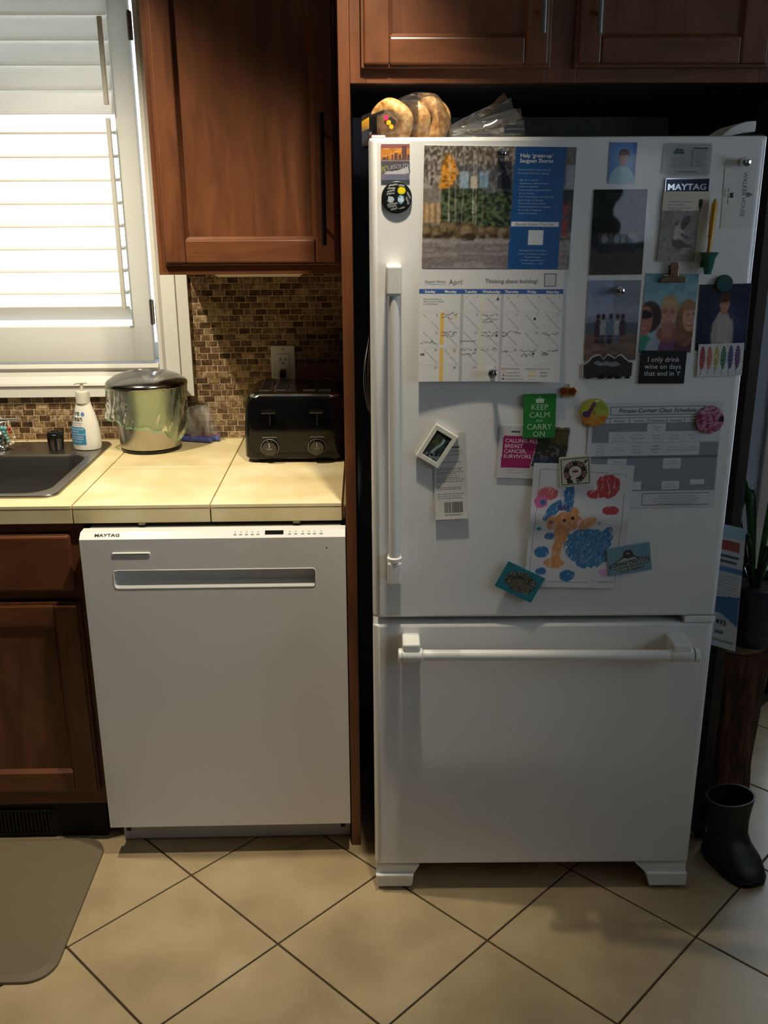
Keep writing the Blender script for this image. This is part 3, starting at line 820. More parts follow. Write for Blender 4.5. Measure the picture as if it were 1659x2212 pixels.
# --- two-page calendar
cvb = lambda x, z: 0.0
bend_up = lambda x, z: 0.0025 * (0.5 - z / .2215) ** 2
calu = sheet('wall_calendar', 'spread-out wall calendar with tree nursery photo page and April grid', 'calendar', .2457, 1.5654, .2854, .2215, -.9, .0008, .0006, M_gpaper, bend_up)
cv = Cv(170, 132, (120, 112, 104))
n1 = vnoise(cv.X, cv.Y, 60, 3); n2 = vnoise(cv.X * 3, cv.Y, 45, 5); n3 = vnoise(cv.X, cv.Y, 18, 8)
cv.put(cv.Y < .32, (96, 88, 82), .8); cv.put((cv.Y < .34) & (n2 > .58), (176, 168, 160), .75); cv.put((cv.Y < .34) & (n2 < .33), (58, 50, 46), .6)
cv.rect(.20, .16, .60, .38, (66, 72, 84), .6); cv.rect(.24, .2, .30, .36, (134, 160, 176)); cv.rect(.37, .2, .43, .33, (120, 150, 178)); cv.rect(.31, .24, .36, .34, (184, 176, 160)); cv.rect(.49, .12, .58, .34, (40, 40, 46), .8)
cv.poly([(.10, .33), (.13, .12), (.17, .05), (.20, .12), (.235, .22), (.18, .34), (.12, .36)], (210, 138, 44)); cv.put((cv.X > .1) & (cv.X < .24) & (cv.Y > .05) & (cv.Y < .34) & (n1 < .36), (90, 66, 34), .7)
cv.rect(.0, .46, .12, .62, (176, 146, 112)); cv.put((cv.X < .12) & (cv.Y > .46) & (cv.Y < .62) & (np.sin(cv.X * 170) > .4), (120, 92, 66), .7)
cv.put((cv.Y > .34) & (cv.Y < .66) & (cv.X > .12) & (cv.Y > .36 + .05 * (n3 - .5) * 2), (44, 58, 40), .85)
cv.put((cv.Y > .36) & (cv.Y < .66) & (cv.X > .12) & (n1 > .6), (96, 112, 78), .8); cv.put((cv.Y > .36) & (cv.Y < .66) & (cv.X > .12) & (n1 < .3), (22, 28, 22), .8)
for x, c in ((.115, 150), (.17, 190), (.21, 150), (.33, 196), (.345, 170), (.40, 130), (.27, 140)):
    cv.line(x, .04, x + .01 * math.sin(x * 40), .66, .0035, (c, c - 8, c - 20), .85)
for k in range(26):
    x = random.uniform(.02, .55); y = random.uniform(.02, .3); cv.line(x, y, x + random.uniform(-.06, .06), y + random.uniform(-.1, .1), .0018, (190, 184, 176), .8)
for x, y, rx, ry in ((.03, .70, .05, .07), (.10, .71, .045, .07), (.155, .68, .05, .075), (.20, .67, .04, .05), (.26, .70, .045, .065), (.305, .70, .07, .085), (.40, .70, .03, .05), (.47, .69, .045, .045), (.56, .70, .035, .045), (.68, .7, .05, .05)):
    cv.ell(x, y, rx, ry, (92, 76, 56), 1, .3, 4); cv.ell(x - .01, y - .02, rx * .6, ry * .5, (132, 114, 88), .8, .5, 6); cv.ell(x + .01, y + .04, rx * .7, ry * .35, (48, 38, 30), .7, .4, 9)
cv.put(cv.Y > .77, (122, 114, 114)); cv.put((cv.Y > .77) & (vnoise(cv.X, cv.Y * 8, 6, 12) > .55), (146, 138, 138), .8); cv.put((cv.Y > .75) & (cv.Y < .79) & (n3 > .4), (150, 144, 142), .8)
cv.put((cv.X > .9) & (cv.Y < .3), (110, 104, 100)); cv.rect(.945, .14, .995, .33, (150, 156, 160)); cv.rect(.93, .34, .995, .44, (30, 32, 36)); cv.rect(.93, .46, .98, .72, (150, 62, 56)); cv.put((cv.X > .92) & (cv.Y > .44) & (cv.Y < .76) & (n1 > .55), (70, 70, 78), .9)
cv.grain(.14, 90); cv.blur(1)
cv.poly([(.600, -.01), (.936, -.01), (.930, .6), (.925, 1.01), (.580, 1.01), (.59, .6)], (30, 82, 140))
cv.rect(.592, .605, .912, .648, (214, 218, 222)); cv.rect(.715, .675, .812, .80, (206, 212, 216))
raster(calu, cv, .2854, .2215, -.0006 - E, M_gprint, bend_up)
pw = .2854; X = lambda t: -pw / 2 + t * pw
Zc = lambda t: .2215 / 2 - t * .2215
yl = -.0006 - 2.4 * E
lettering(calu, [("Help 'green-up'", X(.632), Zc(.085), .0100, 'LEFT', 0, 0, .0001), ('Saugeen Shores', X(.630), Zc(.126), .0100, 'LEFT', 0, 0, .0001)], M_wink, yl, bend_up)
small = ['If you would like to be a part of', 'the spring community clean-up:', '', '-  Sign up as a group,', '   organization, neighbourhood,', '   family or individual.', '-  Complete the registration form', '   on our website.', '-  Our Townwide provides bags with', '   gloves, bags and bag tags.', "-  Once you're done, contact", '   Community Services to request', '   the number of bags and', '   location for pickup.']
lettering(calu, [(s, X(.622), Zc(.190 + .0272 * i), .0048, 'LEFT', 0, 0, 0, .98) for i, s in enumerate(small) if s] + [(s, X(.75), Zc(.852 + .027 * i), .0044, 'CENTER') for i, s in enumerate(['Photograph by: Trica & Garry', 'Lambert, participants of program', "'Trees for Saugeen'", 'through saugeenshores.ca', 'Community Co. - 2024'])], M_blink, yl, bend_up, name='small_print')
lettering(calu, [('Annual Online Tree Sale', X(.752), Zc(.637), .0075, 'CENTER')], mat('navy_ink', L(60, 74, 100), .7), yl, bend_up, name='banner_lettering')
# lower page is part of the same calendar
bend_lo = lambda x, z: 0.004 + 0.010 * max(0, (0.5 - z / .217)) ** 1.6 * (0.35 + 0.65 * abs((x + .02) / .14) ** 1.5)
cw, ch = .2812, .2171
bm = bmesh.new(); nx = 14
rows = [[[bm.verts.new((-cw / 2 + cw * i / nx, -s * .0005 - bend_lo(-cw / 2 + cw * i / nx, -ch / 2 + ch * j / nx), -ch / 2 + ch * j / nx)) for i in range(nx + 1)] for j in range(nx + 1)] for s in (0, 1)]
for s in (0, 1):
    for j in range(nx):
        for i in range(nx):
            q = [rows[s][j][i], rows[s][j][i + 1], rows[s][j + 1][i + 1], rows[s][j + 1][i]]; bm.faces.new(q if s else q[::-1])
for j in range(nx):
    for i_ in (0, nx): bm.faces.new((rows[0][j][i_], rows[1][j][i_], rows[1][j + 1][i_], rows[0][j + 1][i_]))
for i in range(nx):
    for j_ in (0, nx): bm.faces.new((rows[0][j_][i], rows[1][j_][i], rows[1][j_][i + 1], rows[0][j_][i + 1]))
bmesh.ops.recalc_face_normals(bm, faces=bm.faces)
call = finish('month_page', bm, M_paper, calu, True)
call.location = (.2403 - .2457, -.0006, 1.3440 - 1.5654); call.rotation_euler = (0, math.radians(-.5), 0)
cv = Cv(180, 140, (212, 211, 212))
cv.rect(0, .172, 1, .212, (52, 92, 158))
for k, (x0, x1, c) in enumerate(((.150, .175, (226, 184, 96)), (.285, .312, (178, 178, 178)), (.425, .455, (214, 214, 196)), (.565, .590, (186, 182, 192)))):
    cv.rect(x0, .215 if k else .375, x1, .995, c)
cv.rect(.148, .665, .178, .69, (214, 213, 212)); cv.rect(.283, .665, .315, .69, (200, 200, 204))
colx = [0, .15, .285, .43, .572, .71, .853, 1]; rowy = [.215, .375, .535, .69, .85]
for y in rowy[1:]: cv.line(0, y, 1, y, .0016, (196, 196, 198), .8)
for r_ in range(4):
    for c_ in range(7):
        if (r_ == 0 and c_ < 2) or (r_ == 3 and c_ > 4): continue
        cv.line(colx[c_] + .035, rowy[r_] + .02, colx[c_ + 1] - .012, rowy[r_ + 1] - .01, .0018, (110, 110, 116), .85, .77)
def scrib(x, y, w, seed, col=(70, 70, 78)):
    rs = random.Random(seed); px_, py_ = x, y
    for k in range(9):
        qx = x + w * (k + 1) / 9; qy = y + rs.uniform(-.014, .014); cv.line(px_, py_, qx, qy, .0020, col, .9, .77); px_, py_ = qx, qy
for i, (c_, r_, dy, w) in enumerate(((1, 1, .02, .10), (1, 1, .05, .07), (3, 1, .02, .11), (3, 1, .06, .11), (3, 1, .09, .08), (1, 2, .02, .10), (1, 2, .05, .09), (3, 2, .02, .12), (3, 2, .05, .10), (4, 2, .02, .13), (4, 2, .05, .04), (6, 2, .03, .11), (0, 2, .11, .12), (2, 2, .10, .11), (3, 3, .02, .10), (2, 3, .02, .11), (2, 3, .06, .11), (4, 3, .03, .08), (5, 3, .03, .10), (5, 3, .07, .09), (6, 3, .03, .12), (6, 3, .06, .05), (0, 3, .06, .03))):
    scrib(colx[c_] + .012, rowy[r_] + dy, w, i + 3)
for c_, r_ in ((3, 0), (3, 2), (3, 4)): cv.rect(colx[c_] + .108, rowy[r_] + .035, colx[c_] + .127, rowy[r_] + .058, (76, 78, 82))
for c_, r_ in ((5, 1), (5, 3)): cv.ell(colx[c_] + .10, rowy[r_] + .055, .009, .0115, (34, 34, 38))
cv.ell(.26, .415, .009, .011, (222, 198, 96)); cv.ell(.255, .725, .009, .011, (222, 176, 150))
cv.rect(.862, .035, .945, .145, (60, 60, 66)); cv.rect(.868, .043, .939, .137, (196, 196, 198))
for k in range(3): cv.ell(.07 + .04 * k, .13, .035, .006, (92, 128, 180) if k == 1 else (140, 160, 190), .8)
cv.ell(.605, .915, .008, .010, (222, 198, 96)); cv.rect(.598, .935, .613, .955, (90, 92, 96)); cv.ell(.605, .975, .008, .010, (40, 40, 44))
for y, x, c in ((.905, .78, (214, 204, 150)), (.94, .78, (216, 182, 110)), (.975, .78, (190, 188, 192)), (.91, .865, (150, 150, 156)), (.94, .865, (150, 150, 156))): cv.rect(x, y, x + .05, y + .014, c)
raster(call, cv, cw, ch, -.0005 - E, M_print, bend_lo)
X = lambda t: -cw / 2 + t * cw
Zc = lambda t: ch / 2 - t * ch
days = 'Sunday Monday Tuesday Wednesday Thursday Friday Saturday'.split()
lettering(call, [(d, X((colx[i] + colx[i + 1]) / 2), Zc(.203), .0072, 'CENTER', 0, 0, .0002) for i, d in enumerate(days)], M_wink, -.0005 - 2.4 * E, bend_lo)
its = [('April', X(.205), Zc(.128), .0135), ('Thinking about building?', X(.455), Zc(.115), .0106, 'LEFT', 0, 0, .0001)]
for k in range(30):
    d = k + 1; c_ = (d + 1) % 7; r_ = (d + 1) // 7
    its.append((str(d), X(colx[c_ + 1] - .018), Zc(rowy[r_] + .030), .0062, 'RIGHT'))
lettering(call, its, M_gink, -.0005 - 2.4 * E, bend_lo, name='date_lettering')
lettering(call, [('Saugeen Shores', X(.035), Zc(.113), .0066, 'LEFT', 0, .3), ('Blue Box Schedule', X(.59), Zc(.888), .0048), ('Garbage Pick-up Schedule', X(.755), Zc(.888), .0048), ('Saugeen Ward', X(.62), Zc(.922), .0044), ('Port Elgin Ward', X(.62), Zc(.952), .0044), ('Southampton Ward', X(.62), Zc(.982), .0044), ('Please remember to', X(.03), Zc(.262), .0044), ('check out our website', X(.03), Zc(.284), .0044), ('for all the latest', X(.03), Zc(.306), .0044)], M_gink, -.0005 - 2.4 * E, bend_lo, name='small_print')

# --- small magnets at the upper left
o = sheet('sunset_magnet', 'square photo magnet of an orange sunset skyline near the top left corner', 'magnet', .0506, 1.6493, .0540, .0640, 0, .0006, .0022, M_paper)
cv = Cv(54, 64, (196, 128, 60)); cv.put(cv.Y < .12, (150, 96, 96)); cv.put((cv.Y > .12) & (vnoise(cv.X, cv.Y * 6, 5, 2) > .6) & (cv.Y < .4), (226, 158, 80))
for x, w, y in ((.05, .12, .36), (.2, .06, .33), (.36, .06, .28), (.46, .12, .24), (.62, .08, .30), (.73, .16, .05), (.92, .1, .3)): cv.rect(x, y, x + w, .44, (104, 76, 74))
cv.rect(0, .44, 1, .53, (92, 84, 88)); cv.rect(0, .45, 1, .465, (170, 160, 158)); cv.rect(0, .53, 1, .84, (84, 82, 92)); cv.put((cv.Y > .6) & (cv.Y < .8) & (cv.X < .28) & (vnoise(cv.X, cv.Y, 30, 4) > .45), (134, 134, 92))
cv.poly([(.08, .84), (.2, .76), (.55, .74), (.95, .62), (.98, .82), (.6, .84)], (184, 180, 188)); cv.rect(0, .84, 1, 1, (112, 112, 132)); cv.grain(.1, 50)
raster(o, cv, .0536, .0636, -.0022 - E, M_gprint)
lettering(o, [('#SOUTH', -.010, -.0125, .0115, 'LEFT', 3, .2, 0, .85)], mat('chalk_ink', L(170, 168, 172), .7), -.0022 - 2.4 * E)

def button(name, label, u, z, r, paint, lay=.0006, h=.006, rim=M_chrome, group=None, rough=M_gprint):
    o = lathe(name, [(r * .96, 0), (r, -.0015), (r, -.0028), (r * .95, -.0040)], 40, (0, 0, 0), rim, None, axis='y')
    o.location = at_face(u, z, lay); o.rotation_euler = (0, 0, FA)
    tag(o, label, 'magnet', group)
    nr, na = 22, 56; V = [(0, -h - .0001, 0)]; UVs = [(.5, .5)]
    for i in range(1, nr + 1):
        t = i / nr
        for k in range(na):
            a = 2 * PI * k / na; rr = r * .975 * t
            V.append((rr * math.cos(a), -.0041 - (h - .004) * math.sqrt(max(0, 1 - (t * .96) ** 2)), rr * math.sin(a))); UVs.append((.5 + .5 * t * math.cos(a), .5 - .5 * t * math.sin(a)))
    Fc = [(0, 1 + (k + 1) % na, 1 + k) for k in range(na)]
    for i in range(nr - 1):
        for k in range(na):
            a0 = 1 + i * na + k; a1 = 1 + i * na + (k + 1) % na; Fc.append((a0, a1, a1 + na, a0 + na))
    me = bpy.data.meshes.new('print'); me.from_pydata(V, [], Fc)
    uv = np.array(UVs); cv = Cv(2, 2, (0, 0, 0)); cv.X = uv[None, :, 0]; cv.Y = uv[None, :, 1]; cv.nx = len(V); cv.ny = 1; cv.A = np.zeros((1, len(V), 3))
    paint(cv)
    at = me.attributes.new('Col', 'FLOAT_COLOR', 'POINT'); col = np.ones((len(V), 4), np.float32); col[:, :3] = cv.linear()[0]; at.data.foreach_set('color', col.ravel())
    me.materials.append(rough); me.validate()
    for p in me.polygons: p.use_smooth = True
    bmx = bmesh.new(); bmx.from_mesh(me); bmesh.ops.recalc_face_normals(bmx, faces=bmx.faces); bmx.to_mesh(me); bmx.free()
    c = bpy.data.objects.new('printed_face', me); C.objects.link(c); c.parent = o
    return o
def p_black(cv):
    cv.A[:] = np.array((26, 26, 30)) / 255
    cv.ell(.66, .28, .13, .11, (226, 206, 30)); cv.ell(.64, .56, .11, .14, (110, 160, 190)); cv.put((np.hypot(cv.X - .64, cv.Y - .56) < .1) & (vnoise(cv.X, cv.Y, 20, 3) > .5), (200, 220, 226))
    for x, y, a, b in ((.25, .12, .5, .08), (.22, .2, .42, .2), (.2, .3, .42, .27), (.18, .38, .4, .36), (.2, .72, .5, .68), (.22, .8, .46, .76), (.3, .88, .5, .84), (.6, .85, .75, .8), (.82, .5, .9, .7), (.86, .35, .94, .5), (.58, .1, .74, .13)): cv.line(x, y, a, b, .022, (166, 166, 166), .9)
    cv.ell(.30, .56, .12, .10, (190, 205, 220), .9, .4)
button('round_magnet', 'round black button magnet with white lettering and a yellow spot', .053, 1.586, .0290, p_black, h=.0065, rim=M_black)

# --- push-pin style silver magnets
def pin(u, z, label, lay, m=M_chrome):
    o = lathe('pin_magnet', [(.0072, 0), (.0074, -.002), (.0048, -.006), (.0045, -.012), (.0085, -.016), (.0092, -.0185), (.0080, -.0215), (.0040, -.0232)], 22, (0, 0, 0), m, None, axis='y')
    o.location = at_face(u, z, lay); o.rotation_euler = (0, 0, FA)
    return tag(o, label, 'magnet', 'silver push-pin magnets on the refrigerator door')
pin(.247, 1.664, 'small silver push-pin magnet at the top of the tree nursery photo', .0024)
pin(.242, 1.254, 'small silver push-pin magnet at the bottom of the April page', .0075)
pin(.485, 1.412, 'small silver push-pin magnet on the beach family photo', .0024)
pin(.704, 1.646, 'small silver push-pin magnet above the white business card', .0016)

# --- people photos
def skin(cv, x, y, rx, ry, col=(186, 140, 118)): cv.ell(x, y, rx, ry, col)
o = sheet('portrait_photo', 'blue school portrait photo of a person in a pale shirt', 'photo', .4775, 1.6453, .0519, .0741, -.6, .0006, .0004, M_gpaper, rad=.003)
cv = Cv(52, 74, (66, 110, 178)); cv.put(True + 0 * cv.X, (110, 150, 204), np.exp(-((cv.X - .5) ** 2 + (cv.Y - .45) ** 2) * 6)); cv.put(cv.X > .85, (44, 84, 160), .6)
cv.ell(.52, .98, .48, .42, (150, 182, 196)); cv.ell(.52, .50, .10, .10, (160, 112, 92)); cv.ell(.55, .28, .21, .12, (74, 48, 40)); skin(cv, .54, .36, .16, .165, (172, 122, 102)); cv.ell(.55, .25, .19, .075, (74, 48, 40)); cv.ell(.48, .35, .025, .012, (60, 40, 36)); cv.ell(.60, .35, .025, .012, (60, 40, 36)); cv.ell(.54, .45, .05, .012, (150, 84, 78)); cv.line(.5, .58, .54, .68, .02, (190, 206, 214)); cv.grain(.06, 40)
cv.blur(1); raster(o, cv, .0510, .0732, -.0004 - E, M_gprint)

o = sheet('group_photo', 'dark glossy group photo under clear sleeve catching the window light', 'photo', .4786, 1.5202, .1032, .1579, .3, .0006, .0006, M_gpaper)
cv = Cv(80, 120, (26, 34, 38)); n1 = vnoise(cv.X, cv.Y, 14, 7)
cv.put((n1 > .55) & (cv.Y < .5), (44, 58, 56), .8); cv.put(cv.Y > .66, (112, 106, 104), .9); cv.put((cv.Y > .5) & (cv.Y < .7), (58, 66, 70), .8)
for k, (x, c) in enumerate(((.17, (70, 76, 96)), (.25, (150, 152, 160)), (.36, (90, 104, 118)), (.48, (150, 164, 172)), (.60, (168, 178, 184)), (.72, (130, 140, 150)), (.80, (96, 108, 120)))):
    c = tuple(min(255, int(v * 1.2)) for v in c); cv.ell(x, .585, .055, .075, c); cv.rect(x - .035, .63, x + .035, .735, (60, 66, 84)); cv.ell(x, .505, .022, .024, (146, 120, 108)); cv.ell(x, .49, .024, .016, (50, 42, 40))
cv.grain(.12, 50)
cv.blur(3); raster(o, cv, .1022, .1569, -.0006 - E, M_print)
bend_s = lambda x, z: .0010 + .00007 * math.sin(x * 110 + .6) * math.sin(z * 90 + 1.0)
bm = bmesh.new(); gx = 14
vv = [[bm.verts.new((-.052 + .104 * i / gx, -.0006 - bend_s(-.052 + .104 * i / gx, -.0795 + .159 * j / gx), -.0795 + .159 * j / gx)) for i in range(gx + 1)] for j in range(gx + 1)]
for j in range(gx):
    for i in range(gx): bm.faces.new((vv[j][i], vv[j][i + 1], vv[j + 1][i + 1], vv[j + 1][i]))
finish('clear_sleeve', bm, film_mat('sleeve_film', (.98, .98, .98), .002, .03, .6), o, True, True)

o = sheet('beach_photo', 'beach photo of five people standing arm in arm seen from behind', 'photo', .4785, 1.3530, .1045, .1570, -.1, .0006, .0004, M_gpaper)
cv = Cv(90, 136, (126, 132, 146)); cv.put(cv.X < .5, (150, 166, 200), .7 * (cv.Y < .45)); cv.put(True + 0 * cv.X, (168, 172, 178), .5 * np.exp(-((cv.Y - .38) / .09) ** 2)); cv.put(cv.Y > .52, (92, 98, 110)); cv.put(cv.Y > .66, (112, 92, 80)); cv.put((cv.Y > .66) & (vnoise(cv.X, cv.Y * 5, 9, 4) > .55), (134, 112, 98), .7)
for x, c, l in ((.23, (70, 54, 66), (70, 52, 58)), (.33, (156, 162, 168), (60, 62, 82)), (.47, (104, 122, 136), (50, 52, 74)), (.60, (170, 168, 172), (92, 104, 124)), (.70, (68, 62, 76), (110, 88, 84))):
    cv.rect(x - .045, .64, x + .045, .79, l); cv.ell(x, .575, .062, .10, c); cv.rect(x - .055, .57, x + .055, .68, c); cv.ell(x, .455, .032, .035, (84, 66, 60)); cv.ell(x, .44, .034, .028, (52, 42, 42))
cv.put((cv.Y > .70) & (cv.Y < .74), (136, 120, 112), .35); cv.grain(.08, 60)
cv.blur(2); raster(o, cv, .1035, .1560, -.0004 - E, M_gprint)

o = sheet('selfie_photo', 'close-up photo of three smiling people with teal sky behind', 'photo', .5890, 1.3668, .1043, .1530, -1.0, .0006, .0004, M_gpaper)
cv = Cv(96, 140, (98, 150, 164)); cv.put(True + 0 * cv.X, (150, 178, 182), np.clip((cv.Y - .05) * 2.2, 0, 1)); cv.put((vnoise(cv.X, cv.Y * 2, 6, 3) > .55) & (cv.Y < .35), (140, 178, 186), .6)
cv.ell(.04, .98, .25, .2, (64, 140, 120)); cv.ell(.33, .99, .22, .2, (150, 166, 178)); cv.ell(.62, .97, .26, .22, (118, 76, 108)); cv.ell(.9, .98, .24, .2, (96, 58, 78))
cv.ell(.14, .55, .23, .20, (66, 46, 40)); cv.ell(.06, .60, .15, .19, (176, 116, 102)); cv.ell(.05, .52, .14, .055, (32, 26, 34)); cv.ell(.045, .70, .075, .024, (150, 78, 76)); cv.ell(.045, .695, .060, .011, (206, 186, 180))
cv.ell(.51, .42, .17, .15, (172, 142, 106)); cv.ell(.50, .50, .135, .165, (192, 138, 116)); cv.ell(.50, .37, .14, .05, (186, 160, 122)); cv.ell(.43, .475, .045, .025, (90, 62, 66)); cv.ell(.57, .475, .045, .025, (90, 62, 66)); cv.ell(.43, .475, .034, .017, (180, 130, 110)); cv.ell(.57, .475, .034, .017, (180, 130, 110)); cv.ell(.43, .475, .012, .009, (70, 52, 50)); cv.ell(.57, .475, .012, .009, (70, 52, 50)); cv.ell(.50, .535, .022, .03, (176, 120, 102)); cv.ell(.50, .590, .062, .022, (156, 84, 80)); cv.ell(.50, .585, .050, .010, (210, 192, 186)); cv.ell(.50, .76, .2, .11, (142, 92, 84)); cv.poly([(.36, .62), (.64, .62), (.58, .82), (.42, .82)], (164, 112, 98))
cv.ell(.86, .62, .22, .30, (134, 100, 74)); cv.put((cv.X > .66) & (cv.Y > .5) & (vnoise(cv.X * 3, cv.Y, 26, 9) > .55), (96, 68, 52), .6); cv.ell(.92, .54, .145, .185, (194, 144, 126)); cv.ell(.88, .40, .18, .06, (150, 116, 86)); cv.ell(.87, .51, .028, .012, (110, 78, 72)); cv.ell(.99, .50, .028, .012, (110, 78, 72)); cv.ell(.935, .57, .022, .03, (178, 126, 108)); cv.ell(.93, .635, .074, .026, (160, 84, 84)); cv.ell(.93, .628, .060, .012, (212, 194, 188)); cv.grain(.07, 60)
cv.blur(4); raster(o, cv, .1035, .1522, -.0004 - E, M_gprint)

o = sheet('child_portrait', 'dark blue portrait photo of a person in white sweater with folded hands', 'photo', .6968, 1.3586, .1014, .1290, 1.2, .0006, .0004, M_gpaper)
cv = Cv(90, 116, (30, 36, 58)); cv.put(True + 0 * cv.X, (62, 70, 104), np.exp(-((cv.X - .65) ** 2 + (cv.Y - .6) ** 2) * 7) * .8); cv.grain(.12, 10)
cv.ell(.50, .78, .185, .40, (168, 164, 156)); cv.rect(.34, .6, .68, .93, (168, 164, 156)); cv.ell(.345, .78, .055, .24, (156, 152, 146)); cv.ell(.675, .76, .050, .24, (156, 152, 146)); cv.line(.40, .5, .36, .95, .008, (128, 124, 120), .5); cv.ell(.47, .93, .12, .05, (166, 120, 104)); cv.rect(.46, .36, .58, .46, (160, 112, 98)); cv.ell(.52, .24, .125, .115, (70, 46, 38)); cv.ell(.52, .31, .095, .11, (182, 132, 114)); cv.ell(.51, .225, .105, .055, (74, 50, 40)); cv.ell(.48, .30, .014, .01, (48, 36, 36)); cv.ell(.56, .30, .014, .01, (48, 36, 36)); cv.ell(.52, .37, .03, .008, (150, 80, 78)); cv.grain(.07, 60)
cv.blur(3); raster(o, cv, .1006, .1282, -.0004 - E, M_gprint)
o = lathe('disc_magnet', [(.0158, 0), (.0165, -.001), (.0165, -.006), (.0155, -.0075), (.006, -.0080)], 28, (0, 0, 0), mat('dark_teal_plastic', L(24, 72, 72), .35), None, axis='y')
o.location = at_face(.691, 1.424, .0016); o.rotation_euler = (0, 0, FA); tag(o, 'round dark teal disc magnet holding the portrait in white sweater', 'magnet')

# --- cards at the upper right
o = sheet('laminated_card', 'clear laminated office card with green mountain logo and schedule', 'card', .5992, 1.6516, .0899, .0535, -.5, .0006, .0006, M_gpaper, rad=.003)
cv = Cv(110, 66, (204, 204, 208))
cv.poly([(.20, .22), (.27, .10), (.32, .18), (.36, .13), (.42, .22)], (44, 104, 88)); cv.rect(.19, .24, .43, .30, (70, 84, 88)); cv.rect(.22, .32, .40, .35, (150, 156, 160)); cv.line(.53, .1, .52, .86, .003, (150, 150, 154))
for k in range(6): cv.rect(.12 if k != 3 else .16, .44 + k * .06, .46, .46 + k * .06, (140, 142, 150), .8)
cv.rect(.6, .10, .92, .15, (84, 86, 92))
for k in range(8): cv.rect(.56, .20 + k * .075, .64, .23 + k * .075, (110, 112, 118)); cv.rect(.67, .20 + k * .075, .92 - .03 * (k % 3), .23 + k * .075, (156, 156, 162))
cv.rect(.3, .92, .72, .95, (120, 122, 128))
raster(o, cv, .0880, .0515, -.0006 - E, M_print)
bm = bmesh.new(); add_prism(bm, rr2(-.0465, .0465, -.0290, .0290, .004), 'y', -.0014, -.0011); finish('laminate_film', bm, film_mat('laminate', (.98, .98, .98), .01, .08, .5), o, True)

o = sheet('bird_card', 'cream restaurant card with fork mark and grey photo of two birds', 'card', .6030, 1.5300, .0890, .1290, -.4, .0040, .0006, mat('cream_card', L(206, 202, 184), .6))
cv = Cv(76, 110, (128, 124, 122)); cv.put((vnoise(cv.X, cv.Y, 9, 3) > .5), (146, 142, 140), .7); cv.put((vnoise(cv.X, cv.Y * 2, 14, 6) > .62) & (cv.Y > .5), (158, 154, 150), .7)
cv.ell(.62, .27, .20, .07, (78, 74, 80), 1, .2, 2, -.7); cv.ell(.66, .16, .13, .05, (84, 80, 88), 1, .1, 3, -.4); cv.ell(.45, .31, .09, .06, (170, 166, 160)); cv.ell(.40, .26, .035, .03, (60, 56, 60)); cv.ell(.50, .44, .16, .10, (180, 176, 162), 1, .1, 3, .3); cv.ell(.66, .50, .14, .035, (96, 94, 100), 1, 0, 1, .35)
cv.ell(.52, .66, .20, .085, (82, 80, 88), 1, .1, 5, .12); cv.ell(.75, .69, .12, .03, (76, 74, 82)); cv.ell(.35, .58, .05, .045, (96, 92, 98)); cv.ell(.42, .52, .07, .05, (190, 188, 178)); cv.grain(.10, 60)
cv.blur(2); raster(o, cv, .0705, .0935, -.0006 - E, M_print, x0=-.0435, ztop=.0295)
for x0_, x1_, z_ in ((-.034, -.018, .0450), (-.0165, -.006, .0450), (-.0045, .012, .0450), (-.034, -.022, .0392), (-.0205, -.004, .0392), (-.034, -.015, .0334), (-.013, .010, .0334), (-.034, -.008, .0300)):
    box('print_line', x0_, x1_, -.0006 - 2 * E, -.0006, z_, z_ + .0016, M_lgink, o, 0, 2, True)
tines = [(.0265 + k * .0022, .0560) for k in range(4)]
prism('fork_mark', [(.0250, .0450), (.0245, .0390), (.0268, .0335), (.0275, .0270), (.0282, .0270), (.0289, .0335), (.0315, .0390), (.0312, .0450)], 'y', -.0006 - 3 * E, -.0006, M_ink, o, 0, True)
for k in range(4): box('fork_tine', .0250 + k * .0017, .0261 + k * .0017, -.0006 - 3 * E, -.0006, .0448, .0505, M_ink, o, 0, 2, True)

o = sheet('business_card', 'white business card with sideways house lettering below the silver pin', 'card', .7030, 1.5887, .0596, .1235, 1.0, .0006, .0005, M_paper)
lettering(o, [('WALKER HOUSE', .006, -.0005, .0118, 'CENTER', -90, 0, .0001, .92)], M_gink, -.0005 - E)
box('house_mark', -.0165, -.0105, -.0005 - 2 * E, -.0005, -.006, .003, M_ink, o, 0, 2, True)
prism('house_mark', [(.0155, -.005), (.0210, -.005), (.0225, -.003), (.0275, -.001), (.0225, .001), (.0210, .003), (.0155, .003)], 'y', -.0005 - 2 * E, -.0005, M_gink, o, 0, True)
for x_, z0_, z1_ in ((-.0195, -.016, -.009), (-.0195, -.007, .003), (-.0195, .005, .011), (-.0265, -.004, .002), (-.0265, .004, .010)):
    box('print_line', x_ - .0008, x_ + .0008, -.0005 - 2 * E, -.0005, z0_, z1_, M_lgink, o, 0, 2, True)

# pen in its green cone holder
pn = thing('cone_pen_holder', 'small dark green magnetic cone pen holder beside the bird card', 'holder', at_face(.6525, 1.4425, .001), rot=(0, 0, FA))
lathe('cup', [(.0050, .001), (.0062, 0), (.0092, .012), (.0120, .030), (.0175, .0405), (.0168, .0408), (.0112, .030), (.0085, .012), (.005, .003)], 24, (0, -.017, 0), mat('green_plastic', L(26, 96, 84), .35), pn, local=True)
box('magnet_plate', -.010, .010, -.006, 0, .012, .034, bpy.data.materials['green_plastic'], pn, .001, 2, True)
pe = thing('yellow_pen', 'yellow ballpoint pen standing in the green cone holder', 'pen', at_face(.6525, 1.4425, .001), rot=(0, 0, FA))
M_yel = mat('mustard_plastic', L(196, 150, 44), .35)
axp = lambda t: (-.003 + t * .006, -.017 + t * .004, .006 + t * .132)
tube('barrel', [axp(0), axp(.05), axp(.45), axp(.47)], [.0018, .0038, .0040, .0038], M_yel, pe, 14, True)
